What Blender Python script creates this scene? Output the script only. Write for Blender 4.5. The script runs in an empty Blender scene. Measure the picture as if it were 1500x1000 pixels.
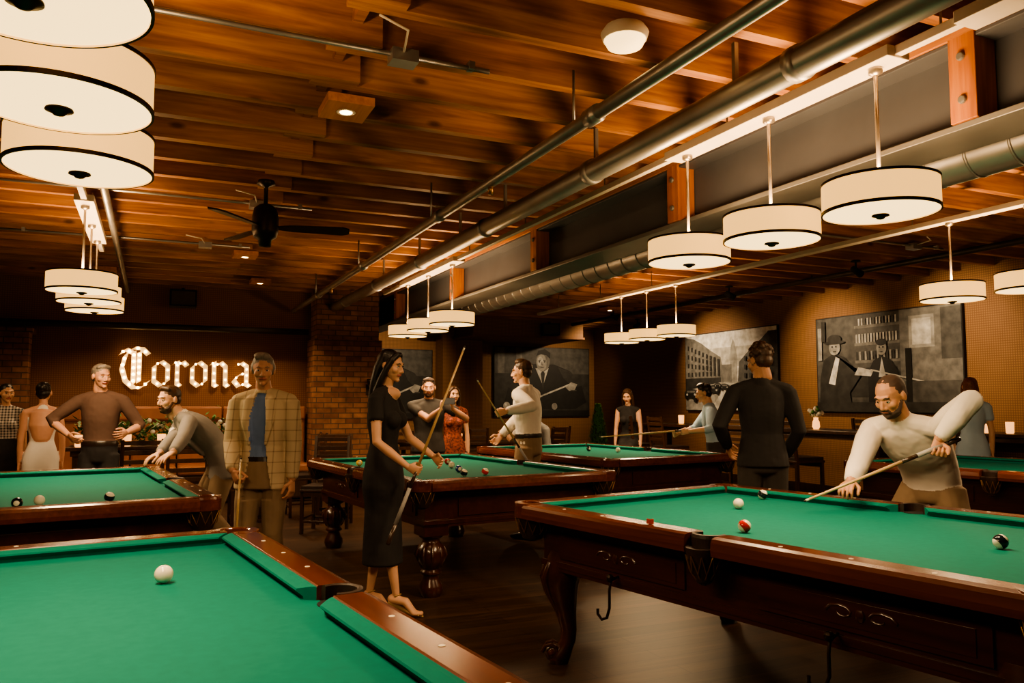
import bpy, math, random, time
import numpy as np
from mathutils import Vector, Matrix
from mathutils.bvhtree import BVHTree
random.seed(7)
T0=time.time()
V=Vector
COL=bpy.context.scene.collection
# ------------------------------------------------------------------ materials
def newmat(name):
    m=bpy.data.materials.new(name); m.use_nodes=True
    nt=m.node_tree; return m,nt,nt.nodes['Principled BSDF']
def setp(b,**k):
    for n,v in k.items():
        n=n.replace('_',' ')
        if n in b.inputs: b.inputs[n].default_value=v
def c4(c): return (c[0],c[1],c[2],1)
def mul(c,f): return tuple(min(1,x*f) for x in c)
def objco(nt,scale=(1,1,1),rot=(0,0,0)):
    tc=nt.nodes.new('ShaderNodeTexCoord'); mp=nt.nodes.new('ShaderNodeMapping')
    mp.inputs['Scale'].default_value=scale; mp.inputs['Rotation'].default_value=rot
    nt.links.new(tc.outputs['Object'],mp.inputs['Vector']); return mp.outputs['Vector']
def ramp(nt,fac,stops):
    r=nt.nodes.new('ShaderNodeValToRGB'); e=r.color_ramp.elements
    while len(e)<len(stops): e.new(0.5)
    for i,(p,c) in enumerate(stops): e[i].position=p; e[i].color=c4(c)
    nt.links.new(fac,r.inputs['Fac']); return r.outputs['Color']
def noise(nt,vec,scale,detail=3,rough=.5,dist=0):
    n=nt.nodes.new('ShaderNodeTexNoise'); n.inputs['Scale'].default_value=scale
    n.inputs['Detail'].default_value=detail; n.inputs['Roughness'].default_value=rough
    n.inputs['Distortion'].default_value=dist
    nt.links.new(vec,n.inputs['Vector']); return n.outputs['Fac']
def bump(nt,b,h,strength=.3,dist=.01):
    n=nt.nodes.new('ShaderNodeBump'); n.inputs['Strength'].default_value=strength
    n.inputs['Distance'].default_value=dist
    nt.links.new(h,n.inputs['Height']); nt.links.new(n.outputs['Normal'],b.inputs['Normal'])
def mat(name,col,rough=.6,metal=0,var=.15,vs=8,bmp=0,bs=60,bd=.005,stretch=(1,1,1),es=0,ec=None,sheen=0,spec=.5,coat=0,det=4):
    m,nt,b=newmat(name); setp(b,Roughness=rough,Metallic=metal)
    b.inputs['Specular IOR Level'].default_value=spec
    if coat: b.inputs['Coat Weight'].default_value=coat; b.inputs['Coat Roughness'].default_value=.15
    v=objco(nt,stretch)
    f=noise(nt,v,vs)
    c=ramp(nt,f,[(.3,mul(col,1-var)),(.7,mul(col,1+var))])
    nt.links.new(c,b.inputs['Base Color'])
    if bmp: bump(nt,b,noise(nt,v,bs,det),bmp,bd)
    if es: b.inputs['Emission Color'].default_value=c4(ec or col); b.inputs['Emission Strength'].default_value=es
    if sheen: b.inputs['Sheen Weight'].default_value=sheen
    return m
def woodmat(name,stops,axis=0,scale=3,rough=.5,bmp=.2,coat=0,planks=None,fine=14,knots=0,tone=0):
    m,nt,b=newmat(name); setp(b,Roughness=rough)
    s=[scale*4]*3; s[axis]=scale*.35
    v=objco(nt,tuple(s))
    n1=noise(nt,v,1.6,5,.6,.8)
    s2=[fine*3]*3; s2[axis]=fine*.12
    n2=noise(nt,objco(nt,tuple(s2)),1.0,3,.5)
    mx=nt.nodes.new('ShaderNodeMath'); mx.operation='MULTIPLY_ADD'; mx.inputs[1].default_value=.35
    nt.links.new(n2,mx.inputs[0])
    m2=nt.nodes.new('ShaderNodeMath'); m2.operation='MULTIPLY'; m2.inputs[1].default_value=.7
    nt.links.new(n1,m2.inputs[0]); nt.links.new(m2.outputs[0],mx.inputs[2])
    c=ramp(nt,mx.outputs[0],stops)
    if tone:
        tn=noise(nt,objco(nt,tuple(1.1 if i==axis else 1.9 for i in range(3))),1.0,1)
        tr=ramp(nt,tn,[(.35,(1-tone,)*3),(.65,(1,1,1))])
        mm=nt.nodes.new('ShaderNodeMixRGB'); mm.blend_type='MULTIPLY'; mm.inputs[0].default_value=1
        nt.links.new(c,mm.inputs[1]); nt.links.new(tr,mm.inputs[2]); c=mm.outputs[0]
    if knots:
        ks=[9.0]*3; ks[axis]=4.0
        vo=nt.nodes.new('ShaderNodeTexVoronoi'); vo.inputs['Scale'].default_value=.55; nt.links.new(objco(nt,tuple(ks)),vo.inputs['Vector'])
        kr=ramp(nt,vo.outputs['Distance'],[(.05,(.22,.16,.12)),(.14,(1,1,1))])
        mm=nt.nodes.new('ShaderNodeMixRGB'); mm.blend_type='MULTIPLY'; mm.inputs[0].default_value=knots
        nt.links.new(c,mm.inputs[1]); nt.links.new(kr,mm.inputs[2]); c=mm.outputs[0]
    if coat: b.inputs['Coat Weight'].default_value=coat; b.inputs['Coat Roughness'].default_value=.12
    if planks:
        br=nt.nodes.new('ShaderNodeTexBrick'); br.inputs['Scale'].default_value=1
        br.inputs['Brick Width'].default_value=planks[0]; br.inputs['Row Height'].default_value=planks[1]
        br.inputs['Mortar Size'].default_value=.003; br.offset=.37
        br.inputs['Color1'].default_value=(.55,.55,.55,1); br.inputs['Color2'].default_value=(1.0,.98,.95,1)
        br.inputs['Mortar'].default_value=(.15,.12,.1,1)
        nt.links.new(objco(nt,(1,1,1),(0,0,planks[2])),br.inputs['Vector'])
        mm=nt.nodes.new('ShaderNodeMixRGB'); mm.blend_type='MULTIPLY'; mm.inputs[0].default_value=1
        nt.links.new(c,mm.inputs[1]); nt.links.new(br.outputs['Color'],mm.inputs[2]); c=mm.outputs[0]
    nt.links.new(c,b.inputs['Base Color'])
    if bmp: bump(nt,b,mx.outputs[0],bmp,.01)
    return m
def wallco(nt):
    tc=nt.nodes.new('ShaderNodeTexCoord'); sp=nt.nodes.new('ShaderNodeSeparateXYZ'); cb=nt.nodes.new('ShaderNodeCombineXYZ')
    ad=nt.nodes.new('ShaderNodeMath'); ad.operation='ADD'
    nt.links.new(tc.outputs['Object'],sp.inputs[0]); nt.links.new(sp.outputs[0],ad.inputs[0]); nt.links.new(sp.outputs[1],ad.inputs[1])
    nt.links.new(ad.outputs[0],cb.inputs[0]); nt.links.new(sp.outputs[2],cb.inputs[1]); return cb.outputs[0]
def brickmat(name):
    m,nt,b=newmat(name); setp(b,Roughness=.9)
    br=nt.nodes.new('ShaderNodeTexBrick'); br.inputs['Scale'].default_value=1
    br.inputs['Brick Width'].default_value=.22; br.inputs['Row Height'].default_value=.078; br.inputs['Mortar Size'].default_value=.008
    br.inputs['Color1'].default_value=(.50,.24,.12,1); br.inputs['Color2'].default_value=(.24,.10,.05,1); br.inputs['Mortar'].default_value=(.14,.09,.065,1)
    nt.links.new(wallco(nt),br.inputs['Vector'])
    n=ramp(nt,noise(nt,objco(nt),9,4),[(.3,(.6,.6,.6)),(.7,(1,1,1))])
    mm=nt.nodes.new('ShaderNodeMixRGB'); mm.blend_type='MULTIPLY'; mm.inputs[0].default_value=1
    nt.links.new(br.outputs['Color'],mm.inputs[1]); nt.links.new(n,mm.inputs[2])
    nt.links.new(mm.outputs[0],b.inputs['Base Color'])
    bump(nt,b,br.outputs['Fac'],-.5,.01); return m
def wallmat(name,c1,c2,sc=34):
    m,nt,b=newmat(name); setp(b,Roughness=.75)
    vo=nt.nodes.new('ShaderNodeTexVoronoi'); vo.inputs['Scale'].default_value=sc; vo.inputs['Randomness'].default_value=0.0
    nt.links.new(wallco(nt),vo.inputs['Vector'])
    c=ramp(nt,vo.outputs['Distance'],[(.2,c1),(.5,c2)])
    nt.links.new(c,b.inputs['Base Color']); return m
def plaidmat(name,base,line,ang,sp_=.085,lw=.011):
    m,nt,b=newmat(name); setp(b,Roughness=.85)
    v=objco(nt,(1,1,1),(0,0,ang))
    s=nt.nodes.new('ShaderNodeSeparateXYZ'); nt.links.new(v,s.inputs[0])
    outs=[]
    for i in (0,2):
        a=nt.nodes.new('ShaderNodeMath'); a.operation='MODULO'; a.inputs[1].default_value=sp_
        ab=nt.nodes.new('ShaderNodeMath'); ab.operation='ADD'; ab.inputs[1].default_value=150*sp_
        nt.links.new(s.outputs[i],ab.inputs[0]); nt.links.new(ab.outputs[0],a.inputs[0])
        l=nt.nodes.new('ShaderNodeMath'); l.operation='LESS_THAN'; l.inputs[1].default_value=lw
        nt.links.new(a.outputs[0],l.inputs[0]); outs.append(l.outputs[0])
    ad=nt.nodes.new('ShaderNodeMath'); ad.operation='ADD'; nt.links.new(outs[0],ad.inputs[0]); nt.links.new(outs[1],ad.inputs[1])
    hf=nt.nodes.new('ShaderNodeMath'); hf.operation='MULTIPLY'; hf.inputs[1].default_value=.5; nt.links.new(ad.outputs[0],hf.inputs[0])
    c=ramp(nt,hf.outputs[0],[(0,base),(.5,tuple((x+y)/2 for x,y in zip(base,line))),(1,line)])
    nt.links.new(c,b.inputs['Base Color']); bump(nt,b,noise(nt,objco(nt),7,2),.35,.04); return m

M={}
M['floor']=woodmat('floor_dark_oak',[(.3,(.028,.014,.008)),(.55,(.065,.033,.017)),(.75,(.12,.064,.034))],0,2.2,.40,.08,planks=(1.3,.14,0))
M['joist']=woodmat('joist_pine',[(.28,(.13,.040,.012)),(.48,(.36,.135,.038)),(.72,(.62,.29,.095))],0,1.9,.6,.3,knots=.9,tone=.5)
M['deck']=woodmat('deck_pine_shaded',[(.3,(.045,.015,.005)),(.55,(.12,.045,.014)),(.75,(.22,.09,.03))],0,1.2,.65,.2,planks=(3.0,.14,0))  # tones darkened to deepen the shade between joists
M['beamwood']=woodmat('beam_wood',[(.3,(.16,.045,.012)),(.55,(.42,.14,.034)),(.75,(.6,.25,.07))],2,1.6,.55,.25)
M['nailer']=woodmat('nailer_wood',[(.3,(.3,.10,.028)),(.6,(.55,.22,.06)),(.8,(.68,.32,.10))],1,1.6,.55,.25)
M['steel']=mat('painted_steel_grey',(.085,.09,.105),.5,.0,.1,3)
M['flange']=mat('steel_flange',(.19,.185,.18),.4,.3,.15,3)
M['pipe']=mat('galvanised_pipe',(.36,.35,.34),.38,.8,.15,5)
M['duct']=mat('galvanised_duct',(.38,.375,.37),.42,.7,.15,4)
M['darkpipe']=mat('dark_pipe',(.045,.035,.03),.45,.4,.15,5)
M['wall']=wallmat('wall_tan_fabric',(.32,.165,.068),(.19,.092,.037))
M['wall2']=wallmat('wall_brown_fabric',(.28,.13,.053),(.18,.078,.032))
M['brick']=brickmat('brick')
M['cloth']=mat('billiard_cloth',(.0012,.150,.112),.85,0,.06,30,.15,400,.001,spec=.2)
M['mahog']=woodmat('mahogany',[(.3,(.022,.0055,.003)),(.6,(.055,.013,.006)),(.8,(.085,.022,.009))],1,2,.28,.05,coat=.5)
M['rail']=woodmat('mahogany_rail',[(.3,(.06,.014,.006)),(.6,(.12,.029,.011)),(.8,(.19,.052,.018))],1,2,.22,.04,coat=.6)
M['leather']=mat('pocket_leather',(.022,.010,.006),.5,0,.3,20,.3,120,.003)
M['black']=mat('black_and_pocket_shade',(.004,.004,.004),.9)
M['brass']=mat('brass',(.35,.2,.07),.35,.9)
M['sight']=mat('pearl_inlay',(.8,.72,.55),.3)
M['shade']=mat('lamp_shade_linen',(.8,.60,.34),.8,0,.03,6,es=1.25,ec=(1.0,.52,.13))
M['diff']=mat('lamp_diffuser',(.9,.78,.55),.5,0,.02,6,es=2.2,ec=(1.0,.64,.24))
M['bronze']=mat('dark_bronze',(.03,.018,.012),.4,.6)
M['rod']=mat('brushed_nickel',(.45,.38,.3),.35,.8)
M['white']=mat('white_channel',(.62,.55,.46),.5,0,.05)
M['cuetan']=mat('cue_maple',(.62,.43,.22),.3,0,.1,6,coat=.3)
M['cuebutt']=mat('cue_butt',(.05,.03,.02),.25,0,.2,20,coat=.4)
M['cuewrap']=mat('cue_wrap',(.35,.34,.33),.7)
M['darkwood']=woodmat('dark_chair_wood',[(.3,(.018,.008,.004)),(.7,(.06,.025,.011))],2,3,.35,.05)
M['bench']=mat('banquette_leather',(.32,.13,.06),.42,0,.15,5,.2,60,.004)
M['bulb']=mat('marquee_bulb',(1,.8,.5),.4,es=11,ec=(1,.66,.30))
M['letter']=mat('marquee_face',(.85,.70,.45),.5,es=.32,ec=(1,.55,.20))
M['candle']=mat('candle_glow',(1,.7,.35),.5,es=18,ec=(1,.55,.18))
M['glass']=mat('glass_votive_glow',(.6,.35,.15),.1,es=1.6,ec=(1,.42,.12))  # candle glow put into the glass as emission; flower vases share it
M['leaf']=mat('foliage',(.06,.17,.035),.6,0,.4,40)
M['flower']=mat('white_flowers',(.7,.66,.58),.7)
for i,g in enumerate([.008,.028,.075,.16,.30,.50,.78]): M['g%d'%i]=mat('print_grey_%d'%i,(g*1.02,g,g*.93),.6,0,.4,8)
def skin(n,c): return mat(n,c,.5,0,.06,12,spec=.4)
SK=skin('skin_fair',(.68,.39,.25)); SK2=skin('skin_tan',(.50,.26,.155)); SK3=skin('skin_ruddy',(.60,.31,.20))
HB=mat('hair_black',(.014,.009,.007),.4,0,.4,60,.4,150,.004); HBr=mat('hair_brown',(.06,.028,.013),.45,0,.4,60,.4,150,.004)
HG=mat('hair_grey',(.22,.18,.15),.6,0,.3,60,.4,150,.004); HR=mat('hair_auburn',(.15,.045,.02),.5,0,.4,60,.4,150,.004)
HS=mat('hair_stubble',(.06,.036,.026),.7)
LIP=mat('lips',(.42,.13,.10),.4); EYW=mat('eye_white',(.7,.66,.6),.2); EYD=mat('eye_iris',(.02,.012,.008),.15)
def cloth(n,c,b=.4): return mat(n,c,.85,0,.06,4,b,6.5,.045,det=2)
# ------------------------------------------------------------------ mesh builder
class MB:
    def __init__(s): s.v=[];s.f=[];s.m=[];s.sm=[];s.mats=[]
    def mi(s,m):
        if m not in s.mats: s.mats.append(m)
        return s.mats.index(m)
    def add(s,vs,fs,m,sm=False):
        o=len(s.v); s.v+=[tuple(v) for v in vs]; i=s.mi(m)
        for f in fs: s.f.append(tuple(o+k for k in f)); s.m.append(i); s.sm.append(sm)
    def box(s,c,d,m,rz=0,R=None):
        R=R or Matrix.Rotation(rz,3,'Z'); c=V(c)
        vs=[c+R@V((x*d[0]/2,y*d[1]/2,z*d[2]/2)) for x in(-1,1) for y in(-1,1) for z in(-1,1)]
        s.add(vs,[(0,1,3,2),(4,6,7,5),(0,4,5,1),(2,3,7,6),(0,2,6,4),(1,5,7,3)],m)
    def loft(s,rings,m,cap=True,sm=True):
        n=len(rings[0]); vs=[p for r in rings for p in r]; fs=[]
        for i in range(len(rings)-1):
            for j in range(n): k=(j+1)%n; fs.append((i*n+j,i*n+k,(i+1)*n+k,(i+1)*n+j))
        s.add(vs,fs,m,sm)
        if cap:
            s.add(rings[0],[tuple(range(n))[::-1]],m); s.add(rings[-1],[tuple(range(n))],m)
    def lathe(s,prof,c,m,n=24,cap=True,sm=True):
        c=V(c); s.loft([[c+V((r*math.cos(2*math.pi*j/n),r*math.sin(2*math.pi*j/n),z)) for j in range(n)] for r,z in prof],m,cap,sm)
    def tube(s,pts,rad,m,n=10,sm=True):
        vs,fs=rtube([V(p) for p in pts],rad if isinstance(rad,(list,tuple)) else [rad]*len(pts),None,n,0); s.add(vs,fs,m,sm)
    def ell(s,c,r,m,R=None,n=14):
        vs,fs=ellm(V(c),r,R,n); s.add(vs,fs,m,True)
    def obj(s,name,parent=None,bev=0,loc=None,rz=0):
        me=bpy.data.meshes.new(name); me.from_pydata(s.v,[],s.f)
        for x in s.mats: me.materials.append(x)
        me.polygons.foreach_set('material_index',s.m); me.polygons.foreach_set('use_smooth',s.sm); me.update()
        return inst(name,me,loc,rz,parent,bev)
def inst(name,me,loc=None,rz=0,parent=None,bev=0):
    o=bpy.data.objects.new(name,me); COL.objects.link(o)
    if loc is not None: o.location=loc
    o.rotation_euler=(0,0,rz)
    if parent: o.parent=parent
    if bev:
        b=o.modifiers.new('bev','BEVEL'); b.width=bev; b.segments=2; b.limit_method='ANGLE'
    return o
def rtube(pts,rad,ref=None,n=16,cap=1.0):
    rad=[(r,r) if not isinstance(r,(tuple,list)) else r for r in rad]
    ref=V(ref) if ref is not None else None
    N=len(pts); rings=[]
    tang=[]
    for i in range(N):
        a=pts[max(0,i-1)]; b=pts[min(N-1,i+1)]; tang.append((b-a).normalized())
    if ref is None:
        ref=V((1,0,0)) if abs(tang[0].x)<.8 else V((0,1,0))
    prev=ref
    fr=[]
    for t in tang:
        sd=prev-t*prev.dot(t)
        if sd.length<1e-3: sd=t.orthogonal()
        sd.normalize(); fr.append((sd,t.cross(sd)))
        prev=sd
    def ring(p,sd,fn,a,b): return [p+sd*(a*math.cos(2*math.pi*j/n))+fn*(b*math.sin(2*math.pi*j/n)) for j in range(n)]
    if cap:
        for th in (75,50,25):
            th=math.radians(th); a,b=rad[0]; rings.append(ring(pts[0]-tang[0]*(min(a,b)*cap*math.sin(th)),*fr[0],a*math.cos(th),b*math.cos(th)))
    for i in range(N): rings.append(ring(pts[i],*fr[i],*rad[i]))
    if cap:
        for th in (25,50,75):
            th=math.radians(th); a,b=rad[-1]; rings.append(ring(pts[-1]+tang[-1]*(min(a,b)*cap*math.sin(th)),*fr[-1],a*math.cos(th),b*math.cos(th)))
    vs=[p for r in rings for p in r]; fs=[]
    for i in range(len(rings)-1):
        for j in range(n): k=(j+1)%n; fs.append((i*n+j,i*n+k,(i+1)*n+k,(i+1)*n+j))
    fs.append(tuple(range(n))[::-1]); fs.append(tuple(range(len(vs)-n,len(vs))))
    return vs,fs
def smoothpts(pts,rad,k=4):
    P=[];Rr=[]
    def cr(a,b,c,d,t): return .5*((2*b)+(c-a)*t+(2*a-5*b+4*c-d)*t*t+(-a+3*b-3*c+d)*t**3)
    N=len(pts); rad=[(r,r) if not isinstance(r,(tuple,list)) else r for r in rad]
    for i in range(N-1):
        a,b,c,d=[min(max(x,0),N-1) for x in (i-1,i,i+1,i+2)]
        for s in range(k):
            t=s/k; P.append(cr(pts[a],pts[b],pts[c],pts[d],t))
            Rr.append(tuple(max(.002,cr(rad[a][q],rad[b][q],rad[c][q],rad[d][q],t)) for q in (0,1)))
    P.append(pts[-1]); Rr.append(rad[-1]); return P,Rr
def ellm(c,r,R=None,n=14):
    if not isinstance(r,(tuple,list)): r=(r,r,r)
    vs=[];fs=[];h=n//2+1
    for i in range(1,h):
        th=math.pi*i/h
        for j in range(n):
            p=V((r[0]*math.sin(th)*math.cos(2*math.pi*j/n),r[1]*math.sin(th)*math.sin(2*math.pi*j/n),r[2]*math.cos(th)))
            vs.append(c+(R@p if R else p))
    for i in range(h-2):
        for j in range(n): k=(j+1)%n; fs.append((i*n+j,(i+1)*n+j,(i+1)*n+k,i*n+k))
    top=len(vs); vs.append(c+(R@V((0,0,r[2])) if R else V((0,0,r[2])))); bot=len(vs); vs.append(c-(R@V((0,0,r[2])) if R else V((0,0,r[2]))))
    for j in range(n):
        k=(j+1)%n; fs.append((top,j,k)); fs.append((bot,(h-2)*n+k,(h-2)*n+j))
    return vs,fs
# ------------------------------------------------------------------ remeshed organic surfaces
def remesh(parts,vox,it=3):
    vs=[];fs=[];lab=[]
    for (pv,pf),l in parts:
        o=len(vs); vs+=pv
        for f in pf: fs.append(tuple(o+k for k in f)); lab.append(l)
    me=bpy.data.meshes.new('t'); me.from_pydata([tuple(v) for v in vs],[],fs)
    ob=bpy.data.objects.new('t',me); COL.objects.link(ob)
    r=ob.modifiers.new('r','REMESH'); r.mode='VOXEL'; r.voxel_size=vox; r.adaptivity=0
    s=ob.modifiers.new('s','SMOOTH'); s.iterations=it; s.factor=.5
    dg=bpy.context.evaluated_depsgraph_get(); ev=ob.evaluated_get(dg); m2=bpy.data.meshes.new_from_object(ev)
    co=np.empty(len(m2.vertices)*3,np.float32); m2.vertices.foreach_get('co',co); co=co.reshape(-1,3)
    faces=[tuple(p.vertices) for p in m2.polygons]
    bvh=BVHTree.FromPolygons(vs,fs)
    cen=[p.center.copy() for p in m2.polygons]
    out=[]
    for c in cen:
        h=bvh.find_nearest(c); out.append(lab[h[2]] if h[2] is not None else lab[0])
    bpy.data.objects.remove(ob); bpy.data.meshes.remove(me); bpy.data.meshes.remove(m2)
    return co,faces,out
def smooth_labels(nv,fa,lb,it=4):
    names=[]; 
    for l in lb:
        if l not in names: names.append(l)
    if len(names)<2 or not fa or any(len(f)!=4 for f in fa): return lb
    idx={id(n):i for i,n in enumerate(names)}
    L=np.array([idx[id(l)] for l in lb]); F=np.array(fa)
    sc=np.eye(len(names))[L]
    for _ in range(it):
        acc=np.zeros((nv,len(names))); cnt=np.zeros(nv)
        for c in range(4): np.add.at(acc,F[:,c],sc); np.add.at(cnt,F[:,c],1)
        acc/=np.maximum(cnt,1)[:,None]; sc=acc[F].mean(1)
    return [names[i] for i in sc.argmax(1)]
def addrem(mb,parts,vox,it=3,fn=None,sl=4):
    co,fa,lb=remesh(parts,vox,it); o=len(mb.v)
    if fn: co,lb=fn(co,fa,lb)
    if sl: lb=smooth_labels(len(co),fa,lb,sl)
    mb.v+=[tuple(map(float,c)) for c in co]
    for f,l in zip(fa,lb): mb.f.append(tuple(o+k for k in f)); mb.m.append(mb.mi(l)); mb.sm.append(True)
def ik(A,B,l1,l2,pole):
    d=B-A; L=d.length
    if L>.998*(l1+l2): L=.998*(l1+l2); B=A+d.normalized()*L
    if L<abs(l1-l2)+.03: L=abs(l1-l2)+.03
    x=(l1*l1-l2*l2+L*L)/(2*L); hh=math.sqrt(max(0,l1*l1-x*x)); dn=d.normalized()
    p=pole-dn*pole.dot(dn)
    if p.length<1e-4: p=dn.orthogonal()
    return A+dn*x+p.normalized()*hh, B
def hand_parts(w,f,n,side,k,curl,lab,spread=1):
    f=f.normalized(); n=(n-f*n.dot(f)).normalized(); t=f.cross(n)*(1 if side>0 else -1)
    P=[]
    P.append((rtube([w-f*.01,w+f*.03*k,w+f*.065*k,w+f*.088*k],[(.024*k,.018*k),(.034*k,.016*k),(.041*k,.015*k),(.039*k,.012*k)],t,12,.6),lab))
    for off,ln in zip((.031,.0105,-.0105,-.031),(.072,.082,.075,.058)):
        p=w+f*(.085*k)+t*(off*k); pts=[p-f*.02*k,p]; ang=0; d0=(f+t*off*spread*3).normalized()
        for seg,cu in zip((.46,.30,.24),curl):
            ang+=math.radians(cu); d=d0*math.cos(ang)+n*math.sin(ang); p=p+d*(ln*seg*k*1.05); pts.append(p)
        P.append((rtube(pts,[.0095*k,.0095*k,.0088*k,.0082*k,.0068*k],t,8,1),lab))
    c=min(1,curl[0]/60)
    b=w+f*.025*k+t*.022*k; d=(f*.55+t*(.8-.3*c)+n*(.25+.5*c)).normalized(); p1=b+d*.045*k
    d2=(f*.85+t*(.25-.5*c)+n*(.2+.5*c)).normalized(); p2=p1+d2*.032*k; p3=p2+d2*.024*k
    P.append((rtube([b,p1,p2,p3],[.015*k,.0125*k,.011*k,.0085*k],n,8,1),lab))
    return P
def person(name,pos,a,h=1.75,lean=0,slean=0,sex='m',hipz=None,feet=None,R=None,L=None,poleR=None,poleL=None,head=(0,0),skinm=SK,hair=HBr,hs='short',
           top=None,bottom=None,shoes=None,sleeve='long',tuck=True,jacket=None,skirt=None,beard=None,belt=None,neckline=0,w=1.0,heel=0,bareback=False,vox=.010,curlR=(25,30,20),curlL=(25,30,20),
           palmR=None,palmL=None,fingR=None,fingL=None,collar=True,loose=1.0):
    mb=MB(); ang=math.radians(a-24.2)
    F=V((math.cos(ang),math.sin(ang),0)); Rt=V((F.y,-F.x,0)); Z=V((0,0,1)); pos=V((pos[0],pos[1],0))
    fem=(sex=='f'); k=h/1.78
    hz=(hipz if hipz else .53*h+heel)
    P=pos+Z*hz
    def S(fr):
        l=math.radians(lean*fr); s=math.radians(slean*fr); return (Z*math.cos(l)+F*math.sin(l)+Rt*math.tan(s)).normalized()
    wa=P+S(.55)*.095*h; ch=wa+S(.95)*.105*h; sh=ch+S(1.08)*.085*h; nb=sh+S(1)*.03*h
    Fc=(F-S(1)*F.dot(S(1))).normalized(); 
    Rs=(Rt-S(1)*Rt.dot(S(1))).normalized()
    neckd=(S(1)*.6+Z*.5+Fc*.15).normalized(); hc=sh+neckd*.125*h+F*.008*h
    topm=jacket or top; parts=[]
    sw=(.094 if fem else .108)*w
    lo=P-Z*.05*h
    e=1.07 if jacket else 1.0
    if fem: rad=[(.095,.066),(.099,.068),(.070,.052),(.082,.066),(.078,.046),(.034,.034)]
    else: rad=[(.090,.066),(.093,.068),(.086*loose,.063*loose),(.098*loose,.071*loose),(.098,.056),(.040,.040)]
    rad=[(x*w*h*e,y*w*h*e) for x,y in rad]
    pts=[lo,P,wa,ch,sh+S(1)*-.005*h,nb]
    if fem:
        for sx in (-1,1): parts.append((ellm(ch+Fc*.05*h*w+Rs*(.036*h*sx)-S(1)*.005*h,(.034*h,.036*h,.036*h)),topm))
    p2,r2=smoothpts(pts[1:],rad[1:],4)
    parts.append((rtube(p2,r2,Rt,24,.6),topm))
    if bareback:
        q=[wa+S(.8)*.02*h-Fc*.028*h,ch-Fc*.034*h,sh-Fc*.03*h]
        parts.append((rtube(q,[(.05*h,.036*h),(.075*h,.042*h),(.07*h,.034*h)],Rt,16,.6),skinm))
    for sx in (-1,1):
        sj=sh+Rs*sw*h*sx-S(1)*.006*h
        parts.append((rtube([nb+S(1)*.0*h,sh+Rs*sw*.5*h*sx+S(1)*.012*h,sj],[.030*h*(.85 if fem else 1),.034*h*(.82 if fem else 1),.034*h*w*(.82 if fem else 1)],Fc,12,.8),topm if not bareback else skinm))
    bm=bottom or topm
    if skirt:
        q=[wa,P,P-Z*.07*h]+[P*(1-t)+V((pos.x,pos.y,skirt[0]))*t for t in (.4,.7,1.0)]
        rr=[(.073*h*w,.054*h*w),(.100*h,.074*h),(.104*h,.08*h)]+[(skirt[1]*x,skirt[1]*y) for x,y in ((.96,.80),(.97,.84),(1.0,.90))]
        q2,r2=smoothpts(q,rr,4); parts.append((rtube(q2,r2,Rt,28,.12),skirt[2]))
    else:
        q=[P+S(.5)*.05*h,P,lo]; parts.append((rtube(q,[rad[1],(rad[1][0]*1.0,rad[1][1]*1.02),(rad[0][0],rad[0][1])],Rt,24,.4),bm))
    if not tuck or jacket:
        hem=P-Z*(.075*h if jacket else .035*h)
        q=[wa,P,hem]; x=1.14 if jacket else 1.08
        parts.append((rtube(q,[(rad[2][0]*1.02,rad[2][1]*1.03),(.097*h*w*x,.071*h*w*x),(.101*h*w*x,.075*h*w*x)],Rt,24,.08),topm))
    fn=None
    if jacket and top:
        wid=lambda zz: np.interp(zz,[-.08*h,.0,.10*h,.20*h,.30*h],[.060*h,.046*h,.030*h,.036*h,.020*h])
        o0=np.array(P); s0=np.array(S(.8)); f0=np.array(Fc); r0=np.array(Rs)
        def fn(co,fa,lb):
            co=co.astype(np.float64); rel=co-o0; zz=rel@s0; ff=rel@f0; rr_=rel@r0
            inside=(ff>.035*h)&(np.abs(rr_)<wid(zz))&(zz<.315*h)&(zz>-.12*h)
            cen=co[np.array(fa)].mean(1); rl=cen-o0; z2=rl@s0; f2=rl@f0; q2=rl@r0
            isj=np.array([l in (jacket,top,bottom,belt) for l in lb])
            reg=isj&(f2>.035*h)&(np.abs(q2)<wid(z2))&(z2<.315*h)&(z2>-.12*h)
            lb=[(l if not g else (bottom if z<.035*h else (belt if (belt and z<.055*h) else top))) for l,g,z in zip(lb,reg,z2)]
            co=co-np.outer(inside*.012*h,f0)
            return co,lb
        for sx in (-1,1):
            q=[nb+Rs*sx*.034*h+Fc*.012*h,sh+Rs*sx*.048*h+Fc*.052*h,ch+Rs*sx*.050*h+Fc*.078*h*w,wa+Rs*sx*.034*h+Fc*.075*h*w+S(1)*.01*h]
            parts.append((rtube(q,[(.012*h,.010*h),(.020*h,.011*h),(.019*h,.009*h),(.006*h,.006*h)],Rt,12,.6),jacket))
    if belt and not jacket:
        parts.append((rtube([wa-S(.5)*.062*h,wa-S(.5)*.040*h],[(rad[1][0]*1.02,rad[1][1]*1.04)]*2,Rt,28,.03),belt))
    parts.append((rtube([sh+S(1)*.0*h,nb,hc-neckd*.045*h],[.036*h if not fem else .028*h,.031*h if not fem else .025*h,.030*h if not fem else .0245*h],Rt,16,.5),skinm))
    if collar: parts.append((rtube([nb-S(1)*.008*h-Fc*.004*h,nb+neckd*.018*h-Fc*.006*h],[(.043*h,.043*h),(.036*h,.036*h)],Rt,18,.1),top))
    if neckline:
        parts.append((ellm(nb-S(1)*.016*h+Fc*.03*h,(.05*h*neckline,.034*h,.036*h*neckline),None),skinm))
    hands=[]
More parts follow.
